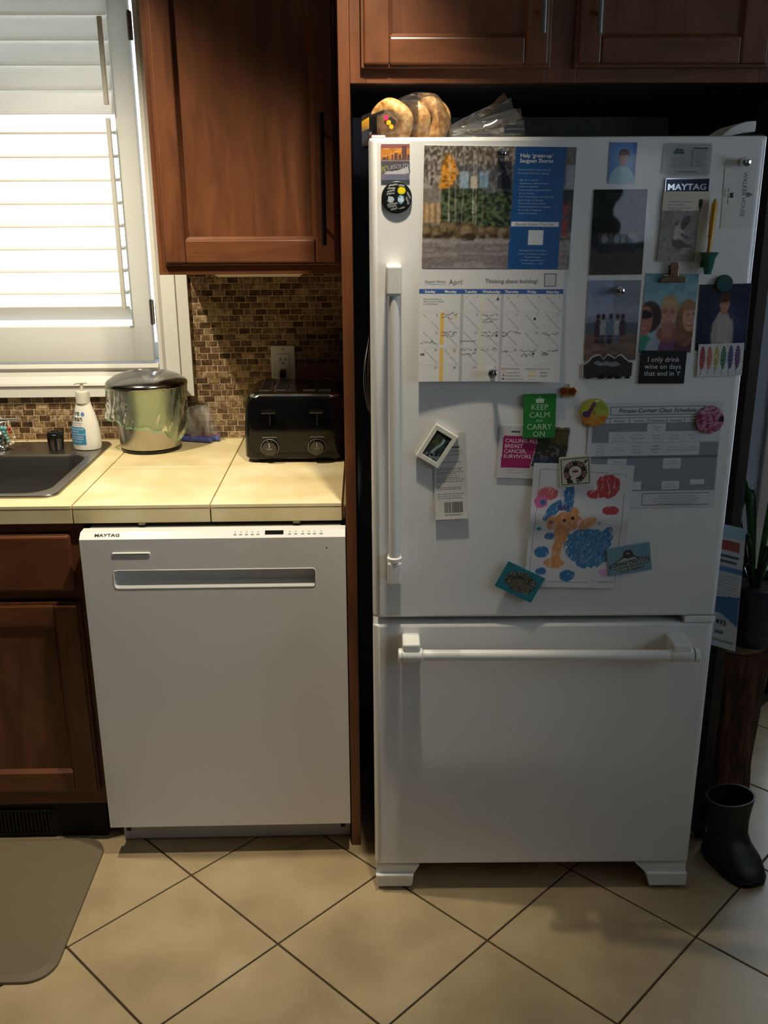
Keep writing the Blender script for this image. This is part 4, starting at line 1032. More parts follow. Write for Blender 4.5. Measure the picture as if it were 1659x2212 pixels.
tube('cap', [axp(.47), axp(.475), axp(.90), axp(.96), axp(1.0)], [.0040, .0052, .0056, .0042, .0022], M_yel, pe, 14, True)
tube('ring', [axp(.468), axp(.482)], .0056, mat('brass_ring', L(150, 120, 60), .3, metal=1), pe, 14, True)
tube('clip', [tuple(Vector(axp(.95)) + Vector((-.006, -.002, 0))), tuple(Vector(axp(.65)) + Vector((-.0068, -.002, 0)))], .0012, M_yel, pe, 8, True)

# bulldog clip
cl = thing('bulldog_clip', 'brass coloured magnetic bulldog clip gripping the three-person photo', 'clip', at_face(.5904, 1.4270, .0016), rot=(0, 0, FA))
M_brass = mat('aged_brass', L(120, 96, 74), .32, metal=.85)
prism('jaw', [(-.026, 0), (.026, 0), (.0255, .007), (.016, .0115), (-.016, .0115), (-.0255, .007)], 'y', -.008, -.001, M_brass, cl, .0015, True)
prism('thumb_plate', [(-.0095, .010), (.0095, .010), (.0080, .018), (.0095, .030), (.0070, .0365), (.0, .0385), (-.0070, .0365), (-.0095, .030), (-.0080, .018)], 'y', -.0095, -.0065, M_brass, cl, .0012, True)
tube('spring_pin', [(-.020, -.006, .0125), (.020, -.006, .0125)], .0022, M_steel, cl, 10, True)
prism('back_plate', [(-.008, .010), (.008, .010), (.008, .032), (-.008, .032)], 'y', -.0022, 0, M_brass, cl, .0006, True)

# mountain-shaped magnet
pts = [(-.050, -.0255), (-.051, .002), (-.044, .0050), (-.037, .012), (-.034, .0175), (-.025, .0215), (-.018, .0225), (-.010, .0130), (-.002, .0235), (.006, .0200), (.013, .0150), (.021, .0215), (.026, .0225), (.034, .0150), (.044, .0075), (.051, .0070), (.0505, -.0225), (.040, -.026), (.033, -.024), (.028, -.028), (.020, -.027), (.012, -.0265), (.004, -.029), (-.004, -.026), (-.014, -.029), (-.024, -.0265), (-.034, -.028), (-.042, -.027)]
o = finish('mountain_magnet', (lambda b: (add_prism(b, [(a * 1.0, c) for a, c in pts], 'y', -.0025, 0), b)[1])(bmesh.new()), mat('magnet_white_edge', L(196, 194, 192), .5)); o.location = at_face(.4752, 1.2655, .0018); o.rotation_euler = (0, 0, FA)
tag(o, 'jagged mountain-range shaped magnet below the beach photo', 'magnet')
inn = [(a * .955, c * .90 - .0006) for a, c in pts]
prism('dark_slopes', inn, 'y', -.0030, -.0024, mat('magnet_charcoal', L(44, 44, 48), .45, var=.5, vscale=260), o, 0, True)
prism('snow_band', [(-.030, .004), (-.022, .010), (-.012, .006), (-.004, .009), (.006, .006), (.016, .008), (.026, .002), (.018, -.001), (.008, -.003), (-.004, .000), (-.016, -.001)], 'y', -.0034, -.0029, mat('snow_grey', L(128, 130, 134), .5, var=.5, vscale=300), o, 0, True)
for x, s in ((-.039, .005), (-.012, .007), (.005, .006), (.020, .006), (.041, .006)): prism('pine_tree', [(x - s, -.0265), (x + s, -.0265), (x, -.0265 + s * 1.7)], 'y', -.0034, -.0029, M_black, o, 0, True)

# feathers
o = sheet('feather_magnet', 'white magnet with a row of six rainbow feathers', 'magnet', .6997, 1.2749, .0911, .0650, 1.6, .0020, .0018, M_gpaper)
cv = Cv(92, 66, (206, 205, 208))
for k, c in enumerate(((176, 62, 66), (206, 118, 92), (204, 190, 110), (70, 130, 92), (84, 80, 124), (106, 76, 128))):
    x = .09 + k * .155; cv.line(x - .02, .95, x + .01, .3, .006, tuple(int(v * .8) for v in c))
    m_ = (((cv.X - x - .005) * math.cos(.06)) / .062) ** 2 + ((cv.Y - .42) / .36) ** 2 < 1
    cv.put(m_, c, .75); cv.put(m_ & (np.sin((cv.Y * 60 + np.abs(cv.X - x) * 90)) > .4), tuple(int(v * .62) for v in c), .7); cv.line(x - .02, .95, x + .012, .1, .004, (70, 60, 66), .7)
cv.grain(.05, 40)
raster(o, cv, .0905, .0644, -.0018 - E, M_gprint)

o = sheet('quote_magnet', 'black magnet with white typewriter words about drinking wine', 'magnet', .5854, 1.2611, .0917, .0660, -.5, .0020, .0025, mat('magnet_black', L(26, 28, 32), .35))
lettering(o, [('I only drink', 0, .0110, .0142, 'CENTER', 0, 0, 0, .98), ('wine on days', 0, -.0030, .0142, 'CENTER', 0, 0, 0, .98), ('that end in Y', 0, -.0170, .0142, 'CENTER', 0, 0, 0, .98)], M_wink, -.0025 - E)

o = sheet('keep_calm_magnet', 'green rectangular magnet with a white crown and five lines of capitals', 'magnet', .3424, 1.1633, .0660, .0915, 1.0, .0050, .0022, mat('magnet_green', L(38, 124, 50), .4))
lettering(o, [('KEEP', 0, .0135, .0162, 'CENTER'), ('CALM', 0, -.0025, .0162, 'CENTER'), ('AND', 0, -.0112, .0066, 'CENTER'), ('CARRY', 0, -.0270, .0162, 'CENTER'), ('ON', 0, -.0420, .0162, 'CENTER')], M_pgink, -.0022 - E)
yc = (-.0022 - 2 * E, -.0022)
prism('crown_mark', [(-.0075, .0275), (.0075, .0275), (.0080, .0300), (-.0080, .0300)], 'y', *yc, M_pgink, o, 0, True)
prism('crown_mark', [(-.0078, .0305), (.0078, .0305), (.0092, .0365), (.0062, .0345), (.0040, .0380), (.0018, .0350), (0, .0385), (-.0018, .0350), (-.0040, .0380), (-.0062, .0345), (-.0092, .0365)], 'y', *yc, M_pgink, o, 0, True)
prism('crown_mark', [(-.0006, .0385), (.0006, .0385), (.0006, .0400), (.0016, .0400), (.0016, .0410), (.0006, .0410), (.0006, .0422), (-.0006, .0422), (-.0006, .0410), (-.0016, .0410), (-.0016, .0400), (-.0006, .0400)], 'y', *yc, M_pgink, o, 0, True)

# gold crown pin
cr_ = thing('crown_magnet', 'small gold and red enamel crown magnet near the green magnet', 'magnet', at_face(.3992, 1.2000, .0006), rot=(0, 0, FA))
M_gold = mat('gold', L(190, 140, 60), .3, metal=1); M_red = mat('red_enamel', L(120, 40, 24), .25)
prism('crown_body', [(-.0130, .001), (.0130, .001), (.0140, .008), (.0178, .0150), (.0120, .0215), (.0060, .0205), (0, .0225), (-.0060, .0205), (-.0120, .0215), (-.0178, .0150), (-.0140, .008)], 'y', -.0030, 0, M_gold, cr_, .0006, True)
for s in (-1, 1): prism('red_cap', [(s * .0015, .0085), (s * .0115, .0085), (s * .0140, .0150), (s * .0095, .0190), (s * .0035, .0175)], 'y', -.0042, -.0028, M_red, cr_, .0005, True)
tube('arch', [(-.0165, -.0036, .0150), (-.010, -.0042, .0215), (0, -.0044, .0185), (.010, -.0042, .0215), (.0165, -.0036, .0150)], .0013, M_gold, cr_, 8, True)
tube('band', [(-.0132, -.0036, .0055), (.0132, -.0036, .0055)], .0018, M_gold, cr_, 8, True)
for k in range(4): box('white_base', -.0120 + k * .0064, -.0072 + k * .0064, -.0040, -.0030, .0005, .0034, M_wplast, cr_, .0004, 1, True)
box('cross', -.0010, .0010, -.003, -.001, .0220, .0285, M_nickel, cr_, .0003, 1, True); box('cross', -.0030, .0030, -.003, -.001, .0245, .0264, M_nickel, cr_, .0003, 1, True)

# --- lower papers
bend_f = lambda x, z: .0010 + .0035 * max(0, -z / .219) ** 1.3
o = sheet('class_schedule', 'white printed fitness class timetable with grey shaded cells', 'paper', .5806, 1.0787, .2719, .2225, .6, .0006, .0004, M_paper, bend_f)
cv = Cv(180, 150, (202, 202, 206)); G = (132, 135, 142)
gx_ = [.035, .16, .305, .445, .585, .72, .85, .985]
cv.rect(.16, .035, .87, .115, (70, 74, 82)); cv.rect(.166, .043, .864, .108, (202, 202, 206))
cv.rect(.03, .14, .99, .195, (108, 112, 120)); 
for a, b in zip(gx_, gx_[1:]): cv.rect(a + .004, .146, b - .003, .19, (202, 202, 206))
cv.rect(.03, .20, .99, .275, G); cv.rect(gx_[3], .20, gx_[4], .275, (202, 202, 206)); cv.rect(.03, .2, gx_[1], .375, G); cv.rect(gx_[6], .37, .99, .50, G); cv.rect(.03, .50, .99, .845, G); cv.rect(.03, .50, .99, .525, (100, 104, 112))
for a, b, c, d in ((gx_[1], .53, gx_[2], .62), (gx_[4], .53, gx_[5], .63), (gx_[4], .745, gx_[5], .83), (gx_[2], .745, gx_[3] - .02, .83), (.80, .735, .91, .78), (gx_[0], .745, gx_[1], .83)): cv.rect(a, c if False else b, c, d, (202, 202, 206))
for x in gx_[1:-1]: cv.line(x, .275, x, .5, .0012, (176, 178, 184))
cv.line(.03, .375, .99, .375, .0012, (176, 178, 184))
cv.rect(.44, .865, .955, .985, (70, 74, 82)); cv.rect(.445, .872, .95, .978, (202, 202, 206))
raster(o, cv, .2719, .2225, -.0004 - E, M_print, bend_f)
X = lambda t: -.2719 / 2 + t * .2719
Zc = lambda t: .2225 / 2 - t * .2225
yl = -.0004 - 2.4 * E
lettering(o, [('Fitness Corner Class Schedule', X(.51), Zc(.094), .0128, 'CENTER', 0, .25, .0001)], M_ink, yl, bend_f)
its = [(d, X((a + b) / 2), Zc(.180), .0068, 'CENTER', 0, .15, .0001) for d, a, b in zip('Sunday Monday Tuesday Wednesday Thursday Friday Saturday'.split(), gx_, gx_[1:])]
cells_ = {(3, .22): ('8:00 am', 'STEP'), (1, .29): ('9:15 am', 'Thai Cardio', 'Muscle Dance'), (2, .295): ('9:15 am', 'More Muscle'), (3, .30): ('9:15 am', 'BOXX'), (4, .30): ('9:15 am', 'Tabata Fit'), (5, .30): ('9:00 am', 'Yoga'), (0, .39): ('10:00 am', 'Sunday', 'Morning', 'Yoga Time'), (1, .41): ('10:30 am', 'Simply Cycle'), (2, .40): ('10:30 am', 'Yoga For', 'Every Body'), (3, .40): ('10:30 am', 'Yoga/Pilates', 'Fusion'), (4, .41): ('10:30 am', 'More Muscle'), (5, .41): ('10:30 am', 'Tabata Dance'), (1, .545): ('7:00 pm', 'Mind Body'), (4, .545): ('5:30 pm', 'Yoga For Bone', 'Health'), (4, .765): ('6:00 pm', 'Simply Cycle')}
for (c_, y), ls in cells_.items():
    for k, s in enumerate(ls): its.append((s, X((gx_[c_] + gx_[c_ + 1]) / 2), Zc(y + .018 + k * .028), .0050, 'CENTER', 0, .1))
for k, s in enumerate(('Pre-booking required for all classes', 'We must have 4 people booked to run a class', 'so be sure to book early and bring a friend', 'to keep all of your favourites classes')): its.append((s, X(.70), Zc(.900 + k * .024), .0052, 'CENTER', 0, .2))
lettering(o, its, M_gink, yl, bend_f, name='timetable_lettering')

def p_flower(cv):
    cv.A[:] = np.array((168, 176, 70)) / 255; cv.put(cv.Y > .62, (190, 120, 50)); cv.put((cv.Y > .5) & (vnoise(cv.X, cv.Y, 12, 4) > .55), (196, 150, 70), .8); cv.put((cv.X > .5) & (cv.Y < .4), (140, 156, 56), .7)
    cv.line(.28, .52, .46, .18, .075, (96, 62, 76)); cv.ell(.20, .55, .15, .12, (88, 56, 104)); cv.ell(.45, .5, .1, .1, (150, 130, 60), .7, .3)
button('round_magnet', 'round yellow, orange and purple button magnet at the left of the timetable', .4540, 1.1700, .0292, p_flower, .0030, .0068, rim=mat('button_rim', L(170, 140, 60), .35))
def p_pink(cv):
    cv.A[:] = np.array((150, 84, 112)) / 255; n_ = vnoise(cv.X, cv.Y, 18, 5); cv.put(n_ > .6, (196, 140, 162), .8); cv.put(n_ < .3, (112, 52, 82), .8); cv.ell(.90, .46, .11, .13, (40, 34, 46)); cv.put((cv.Y < .25) & (n_ > .4), (190, 150, 170), .6)
button('round_magnet', 'round speckled pink button magnet at the right of the timetable', .6900, 1.1540, .0288, p_pink, .0030, .0068, rim=mat('button_rim_pink', L(150, 96, 120), .35))

bend_b = lambda x, z: .0008 + .0030 * max(0, -z / .106) ** 1.5
o = sheet('pink_flyer', 'magenta and white survivor flyer card beneath the green magnet', 'flyer', .3342, 1.0859, .1461, .1100, -2.0, .0006, .0004, M_gpaper, bend_b)
cv = Cv(110, 84, (204, 202, 204)); cv.poly([(.065, .185), (.56, .185), (.46, .80), (.05, .80)], (158, 46, 98))
cv.poly([(.575, .05), (.985, .03), (.965, .74), (.48, .76)], (56, 54, 46)); cv.put((cv.X > .48) & (cv.Y < .33) & (cv.X * 1.0 - (.575 - .095 * cv.Y) > 0) & (vnoise(cv.X, cv.Y, 16, 3) > .4) & (cv.X < .98), (92, 84, 52), .8); cv.put((cv.X - (.59 - .13 * cv.Y) > 0) & (cv.Y > .35) & (cv.Y < .74) & (cv.X < .97) & (vnoise(cv.X, cv.Y, 26, 6) > .62), (110, 108, 116), .8); cv.put((cv.X - (.59 - .13 * cv.Y) > 0) & (cv.Y > .58) & (cv.Y < .75) & (cv.X < .96), (48, 66, 96), .6)
cv.rect(.17, .09, .29, .13, (84, 80, 90)); cv.rect(.13, .84, .46, .855, (170, 168, 172)); cv.rect(.13, .88, .40, .895, (170, 168, 172))
raster(o, cv, .1461, .1100, -.0004 - E, M_gprint, bend_b)
lettering(o, [('CALLING ALL', -.0600, .0205, .0112, 'LEFT', 0, 0, .0002), ('BREAST', -.0605, .0095, .0112, 'LEFT', 0, 0, .0002), ('CANCER,', -.0610, -.0015, .0112, 'LEFT', 0, 0, .0002), ('SURVIVORS', -.0615, -.0125, .0112, 'LEFT', 0, 0, .0002)], M_pkink, -.0004 - 2.4 * E, bend_b)

# child's drawing, folded once across
bend_d = lambda x, z: .0012 + .006 * math.exp(-((z - .018) / .03) ** 2) + .004 * max(0, -z / .2) + .003 * max(0, z / .135) * abs(x / .1)
o = sheet('crayon_drawing', "child's crayon drawing of an orange bunny with a big blue egg", 'drawing', .4351, .9259, .2080, .2740, -1.8, .0046, .0004, M_paper, bend_d, 16)
cv = Cv(150, 196, (204, 203, 207)); ck = vnoise(cv.X * 2.2 + cv.Y * .9, cv.Y * .6 - cv.X, 42, 11)
def cray(mask, col, a=.95): cv.put(mask & (ck > .24), col, a); cv.put(mask & (ck <= .24), tuple(int(v * .6 + 80) for v in col), .6)
E_ = lambda cx, cy, rx, ry, an=0: ((((cv.X - cx) * math.cos(an) + (cv.Y - cy) * math.sin(an)) / rx) ** 2 + ((-(cv.X - cx) * math.sin(an) + (cv.Y - cy) * math.cos(an)) / ry) ** 2 + (vnoise(cv.X, cv.Y, 30, 3) - .5) * .5) < 1
for a in ((.07, .045, .93, .075), (.93, .075, .925, .95), (.925, .95, .035, .955), (.035, .955, .07, .045)): cv.line(*a, .003, (120, 120, 126), .9, 1.31)
cv.line(.05, .48, .30, .43, .0025, (150, 150, 156), .8, 1.31); cv.line(.60, .43, .92, .50, .0025, (150, 150, 156), .8, 1.31)
BL, RD, OR, PK = (44, 108, 160), (176, 52, 60), (206, 138, 84), (206, 96, 150)
cray(E_(.16, .235, .10, .055), (196, 90, 100)); cray(E_(.76, .17, .12, .09), RD); cray(E_(.64, .235, .09, .035), RD); cray(E_(.81, .36, .085, .035), RD)
cray(E_(.38, .27, .055, .13), BL); cray(E_(.22, .37, .045, .11, .9), BL); cray(E_(.10, .30, .07, .05), PK); cray(E_(.12, .31, .03, .02), BL); cray(E_(.33, .345, .06, .025), (62, 66, 120))
cray(E_(.38, .455, .145, .085), OR); cray(E_(.44, .39, .05, .05), OR); cray(E_(.58, .47, .10, .045, -.5), OR); cray(E_(.33, .56, .08, .09), OR); cray(E_(.30, .70, .05, .10), OR); cray(E_(.28, .80, .10, .045), OR); cray(E_(.22, .47, .05, .06), OR)
cv.ell(.345, .445, .016, .013, (40, 32, 36)); cv.ell(.43, .425, .016, .013, (40, 32, 36)); cray(E_(.50, .46, .02, .03, .5), (220, 180, 180))
eg = E_(.62, .665, .235, .165, .15); cray(eg, BL); cray(E_(.80, .56, .06, .07, .6), BL); cv.put(eg & (ck > .72), (120, 160, 190), .7)
for x, y, r_ in ((.10, .52, .025), (.21, .58, .05), (.15, .71, .075), (.43, .90, .08), (.16, .87, .055)): cray(E_(x, y, r_, r_ * .62), BL)
cray(E_(.80, .87, .05, .035), (200, 140, 190), .7); cray(E_(.70, .46, .02, .014), (150, 150, 170)); cray(E_(.86, .54, .03, .02), (190, 190, 190)); cray(E_(.21, .46, .02, .012), (90, 90, 140))
raster(o, cv, .2080, .2740, -.0004 - E, M_print, bend_d)
lettering(o, [('Penelope', .035, -.1245, .0095, 'LEFT', 0, .4, -.0002)], M_gink, -.0004 - 2.4 * E, bend_d, name='handwriting')

o = sheet('art_magnet', 'square cream magnet with a curled black and red creature ring', 'magnet', .4208, 1.0483, .0648, .0640, 5.0, .0082, .0028, mat('cream_magnet', L(196, 194, 176), .4), rad=.003)
cv = Cv(72, 72, (190, 188, 170)); rr = np.hypot(cv.X - .5, cv.Y - .52); an = np.arctan2(cv.Y - .52, cv.X - .5)
for a in ((.04, .05, .96, .05), (.96, .05, .96, .95), (.96, .95, .04, .95), (.04, .95, .04, .05)): cv.line(*a, .012, (50, 48, 48))
ring = (rr < .40) & (rr > .21) & ~((an > 1.5) & (an < 2.2)); cv.put(ring, (48, 46, 44)); cv.put(ring & (np.abs(rr - .30) < .045) & (np.sin(an * 5) > -.2), (150, 128, 118)); cv.put(ring & (np.abs(rr - .30) < .02) & (np.sin(an * 5) > .1), (128, 56, 60)); cv.put(ring & (np.abs(rr - .375) < .012) & (np.sin(an * 22) > .2), (178, 174, 158)); cv.ell(.5, .5, .11, .05, (110, 66, 68)); cv.poly([(.2, .72), (.40, .80), (.42, .93), (.22, .92)], (56, 52, 48)); cv.ell(.86, .18, .09, .05, (96, 86, 72), 1, 0, 1, -.8); cv.grain(.06, 40)
raster(o, cv, .0610, .0602, -.0028 - E, M_gprint)

o = sheet('teal_magnet', 'tilted teal blue souvenir magnet with dark ornate design below the drawing', 'magnet', .3159, .8032, .0893, .0632, -26.6, .0090, .0030, mat('teal_magnet', L(34, 112, 130), .4))
cv = Cv(90, 64, (38, 116, 136)); n_ = vnoise(cv.X, cv.Y, 18, 4)
blob = (((cv.X - .52) / .40) ** 2 + ((cv.Y - .50) / .36) ** 2 + (n_ - .5) * .8) < 1; cv.put(blob, (52, 60, 60)); cv.put(blob & (vnoise(cv.X, cv.Y, 34, 6) > .58), (110, 104, 84), .9); cv.ell(.52, .55, .22, .16, (96, 92, 80), .7, .4)
for x, y in ((.24, .32), (.78, .36), (.40, .2)): cv.ell(x, y, .045, .06, (150, 150, 150)); cv.ell(x, y, .028, .04, (44, 44, 46))
cv.ell(.24, .62, .025, .03, (190, 100, 50)); cv.ell(.78, .78, .025, .03, (190, 110, 60)); cv.grain(.06, 40)
raster(o, cv, .0885, .0624, -.0030 - E, M_gprint)

o = sheet('canyon_magnet', 'pale blue train tour souvenir magnet overlapping the drawing corner', 'magnet', .5468, .8535, .0922, .0637, 9.2, .0090, .0020, mat('pale_blue_magnet', L(108, 144, 158), .5))
cv = Cv(96, 66, (108, 146, 160)); cv.poly([(.12, .60), (.34, .38), (.40, .20), (.56, .20), (.62, .38), (.84, .56)], (60, 60, 64)); cv.poly([(.18, .59), (.36, .42), (.6, .42), (.78, .56)], (150, 164, 164)); cv.ell(.48, .30, .12, .16, (64, 52, 56)); cv.ell(.48, .28, .05, .05, (130, 110, 110)); cv.poly([(.03, .62), (.95, .46), (.96, .70), (.04, .80)], (52, 54, 58)); cv.poly([(.05, .64), (.94, .49), (.945, .67), (.055, .775)], (160, 164, 164)); cv.poly([(.2, .84), (.82, .74), (.80, .86), (.24, .95)], (78, 84, 76)); cv.poly([(.22, .855), (.80, .76), (.785, .845), (.25, .93)], (150, 160, 130))
raster(o, cv, .0900, .0620, -.0020 - E, M_print)
lettering(o, [('AGAWA CANYON', -.0005, -.0115, .0112, 'CENTER', 4.6, 0, .0003, .92), ('TOUR TRAIN', .001, -.0255, .0072, 'CENTER', 6, 0, .0001, 1.1)], M_ink, -.0020 - 2 * E)

bend_r = lambda x, z: .0008 + .0065 * max(0, -z / .0915) ** 2.2
o = sheet('receipt', 'long curling paper receipt with barcode under the tilted photo magnet', 'receipt', .1640, 1.0365, .0680, .1830, 2.6, .0006, .0003, M_paper, bend_r, 14)
cv = Cv(70, 200, (198, 196, 192)); rs = random.Random(3)
for y in [.20, .222, .245] + [.33] + [.40 + .022 * k for k in range(8)] + [.625, .648, .70, .725, .75]:
    x = .1
    while x < rs.uniform(.7, .9): w_ = rs.uniform(.04, .12); cv.rect(x, y, x + w_, y + .009, (112, 108, 106), .85); x += w_ + .025
cv.rect(.45, .155, .80, .175, (90, 84, 76)); cv.rect(.28, .80, .84, .925, (176, 174, 170))
x = .28
while x < .84: w_ = rs.choice((.010, .016, .026)); cv.rect(x, .80, x + w_, .925, (48, 46, 44)); x += w_ + rs.choice((.012, .018, .024))
cv.rect(.3, .945, .82, .958, (110, 106, 104))
raster(o, cv, .0680, .1830, -.0003 - E, M_print, bend_r)

o = sheet('framed_magnet', 'tilted white framed magnet with waterfall picture on the receipt', 'magnet', .1350, 1.1025, .0530, .0774, -32, .0020, .0075, mat('ivory_frame', L(222, 220, 208), .4))
cv = Cv(60, 84, (58, 62, 56)); n_ = vnoise(cv.X, cv.Y, 10, 5); cv.put(n_ > .55, (84, 88, 60), .8); cv.put(cv.X > .62, (34, 42, 46), .8); cv.put((cv.X > .62) & (n_ > .6), (62, 76, 86), .8); cv.put((np.abs(cv.X - .55 - .12 * np.sin(cv.Y * 6)) < .08) & (cv.Y > .15), (142, 160, 164)); cv.put((cv.Y > .78) & (n_ > .4), (120, 136, 142), .8); cv.ell(.5, .86, .12, .05, (40, 44, 50)); cv.put(cv.Y < .1, (40, 46, 44)); cv.grain(.1, 40)
raster(o, cv, .0350, .0570, -.0075 - E, M_gprint)
for a, b, c, d in ((-.0265, -.0180, -.0387, .0387), (.0180, .0265, -.0387, .0387), (-.0180, .0180, .0290, .0387), (-.0180, .0180, -.0387, -.0290)): box('frame_border', a, b, -.0095, -.0074, c, d, bpy.data.materials['ivory_frame'], o, .0006, 1, True)

# papers clipped to the left flank of the refrigerator
def flank(name, label, cat, y0, y1, z0, z1, th, x, m, bow=0.0, group=None):
    bm = bmesh.new(); n_ = 10
    pts = [(x - th - bow * math.sin(PI * k / n_), z0 + (z1 - z0) * k / n_) for k in range(n_ + 1)] + [(x - bow * math.sin(PI * k / n_), z0 + (z1 - z0) * k / n_) for k in range(n_, -1, -1)]
    add_prism(bm, pts, 'y', y0, y1)
    o = finish(name, bm, m); o.location = F0; o.rotation_euler = (0, 0, FA)
    return tag(o, label, cat, group)
M_man = mat('manila_paper', L(196, 176, 134), .7); M_bl = mat('pale_blue_paper', L(150, 160, 176), .6)
grp = 'papers clipped to the hidden flank of the refrigerator'
for k, (bow, m, zt_) in enumerate(((.001, M_paper, 1.285), (.003, M_man, 1.290), (.005, M_man, 1.286), (.0072, M_bl, 1.300), (.009, M_paper, 1.288))):
    flank('clipped_paper', ['innermost white sheet of the papers clipped to the left flank of the refrigerator', 'second sheet out of the papers clipped to the left flank of the refrigerator', 'third sheet out of the papers clipped to the left flank of the refrigerator', 'pale blue tallest sheet of the papers clipped to the left flank of the refrigerator', 'outermost bowed sheet of the papers clipped to the left flank of the refrigerator'][k], 'paper', .085 + .002 * k, .25, 1.150 + .002 * k, zt_, .0006, .0005 - .0017 * k, m, bow, grp)
o = flank('flank_notepad', 'narrow pale notepad stuck high on the left flank of the refrigerator', 'notepad', .085, .17, 1.402, 1.508, .0035, .0032, M_bl)

# flyer hanging on the right flank, curling towards the room
n_ = 8; bm = bmesh.new(); P0 = Vector(at_face(FW + .0008, 0, -.080)); 
def fly(s, z): # s 0..1 across
    return P0 + FX * (.004 + .050 * s) - FY * (.004 + .046 * s ** 1.3)
Zt, Zb = .905, .615
rows = []
for j in range(13):
    t_ = j / 12; rows.append([bm.verts.new(fly(i / n_, 0) + Vector((0, 0, Zt - (Zt - Zb) * t_)) + FX * (.008 * t_ * i / n_)) for i in range(n_ + 1)])
for j in range(12):
    for i in range(n_): bm.faces.new((rows[j + 1][i], rows[j + 1][i + 1], rows[j][i + 1], rows[j][i]))
r_ = bmesh.ops.extrude_face_region(bm, geom=list(bm.faces)); bmesh.ops.translate(bm, verts=[v for v in r_['geom'] if isinstance(v, bmesh.types.BMVert)], vec=(.0002, .0004, 0))
bmesh.ops.recalc_face_normals(bm, faces=bm.faces)
fl = tag(finish('side_flyer', bm, M_gpaper), 'white and blue brochure hanging off the right flank of the refrigerator', 'brochure')
cv = Cv(40, 140, (196, 200, 206)); cv.put(cv.Y < .10, (150, 186, 200)); cv.rect(.18, .12, .85, .20, (150, 44, 50)); cv.rect(.22, .235, .85, .255, (70, 72, 84)); cv.rect(.3, .275, .8, .295, (70, 72, 84)); cv.rect(.1, .33, 1, .37, (64, 122, 176))
for k in range(7): cv.rect(.1, .41 + k * .025, .9, .417 + k * .025, (160, 160, 166))
cv.poly([(0, .60), (1, .55), (1, .80), (.5, .72), (0, .70)], (34, 96, 150)); cv.rect(.35, .86, .6, .885, (90, 96, 100)); cv.rect(.1, .93, .9, .955, (120, 150, 130))
V = []; nx, ny = cv.nx, cv.ny
for j in range(ny):
    for i in range(nx):
        s = i / (nx - 1); t_ = j / (ny - 1); p = fly(s, 0) + Vector((0, 0, Zt - (Zt - Zb) * t_)) + FX * (.008 * t_ * s) - FY * .0006; V.append(tuple(p))
idx = np.arange(nx * ny).reshape(ny, nx); Fq = np.stack([idx[1:, :-1], idx[1:, 1:], idx[:-1, 1:], idx[:-1, :-1]], -1).reshape(-1, 4)
me = bpy.data.meshes.new('print'); me.from_pydata(V, [], Fq.tolist()); at = me.attributes.new('Col', 'FLOAT_COLOR', 'POINT'); col = np.ones((nx * ny, 4), np.float32); col[:, :3] = cv.linear().reshape(-1, 3); at.data.foreach_set('color', col.ravel()); me.materials.append(M_gprint)
pc = bpy.data.objects.new('print', me); C.objects.link(pc); pc.parent = fl
pp = fly(.36, 0) - FY * .0022
lt = lettering(fl, [('493', 0, 0, .017, 'LEFT', 0, 0, .0004)], M_ink, 0, name='number_lettering'); lt.location = pp + Vector((0, 0, .672)); dv = fly(.9, 0) - fly(.4, 0); lt.rotation_euler = (0, 0, math.atan2(dv.y, dv.x))
# ------------------------------------------------------------------ things on the counter
CZ = .9142
# sink set into the counter
sk = thing('sink', 'stainless steel drop-in sink set in the tiled counter under the window', 'sink', (-1.13, 2.45, CZ))
bm = bmesh.new()
K = 7
R0 = add_rring(bm, -1.52, -0.737, 2.170, 2.737, .035, CZ + .0008, K)
R1 = add_rring(bm, -1.517, -0.740, 2.173, 2.734, .034, CZ + .0055, K)
R2 = add_rring(bm, -1.508, -0.749, 2.182, 2.725, .030, CZ + .0060, K)
B0 = add_rring(bm, -1.480, -0.768, 2.202, 2.585, .060, CZ + .0035, K)
B1 = add_rring(bm, -1.476, -0.773, 2.207, 2.580, .056, CZ - .004, K)
B2 = add_rring(bm, -1.462, -0.787, 2.221, 2.566, .050, CZ - .150, K)
B3 = add_rring(bm, -1.430, -0.819, 2.253, 2.534, .030, CZ - .176, K)
for a, b in ((R0, R1), (R1, R2), (R2, B0), (B0, B1), (B1, B2), (B2, B3)): bridge(bm, a, b)
bm.faces.new(B3)
bmesh.ops.recalc_face_normals(bm, faces=bm.faces)
o = finish('bowl', bm, M_sink, sk, False, True)
md = o.modifiers.new('thick', 'SOLIDIFY'); md.thickness = .0012; md.offset = -1
lathe('drain', [(.045, CZ - .1755), (.045, CZ - .173), (.036, CZ - .172), (.030, CZ - .1745), (.005, CZ - .1745)], 24, (-1.13, 2.42, 0), M_chrome, sk)

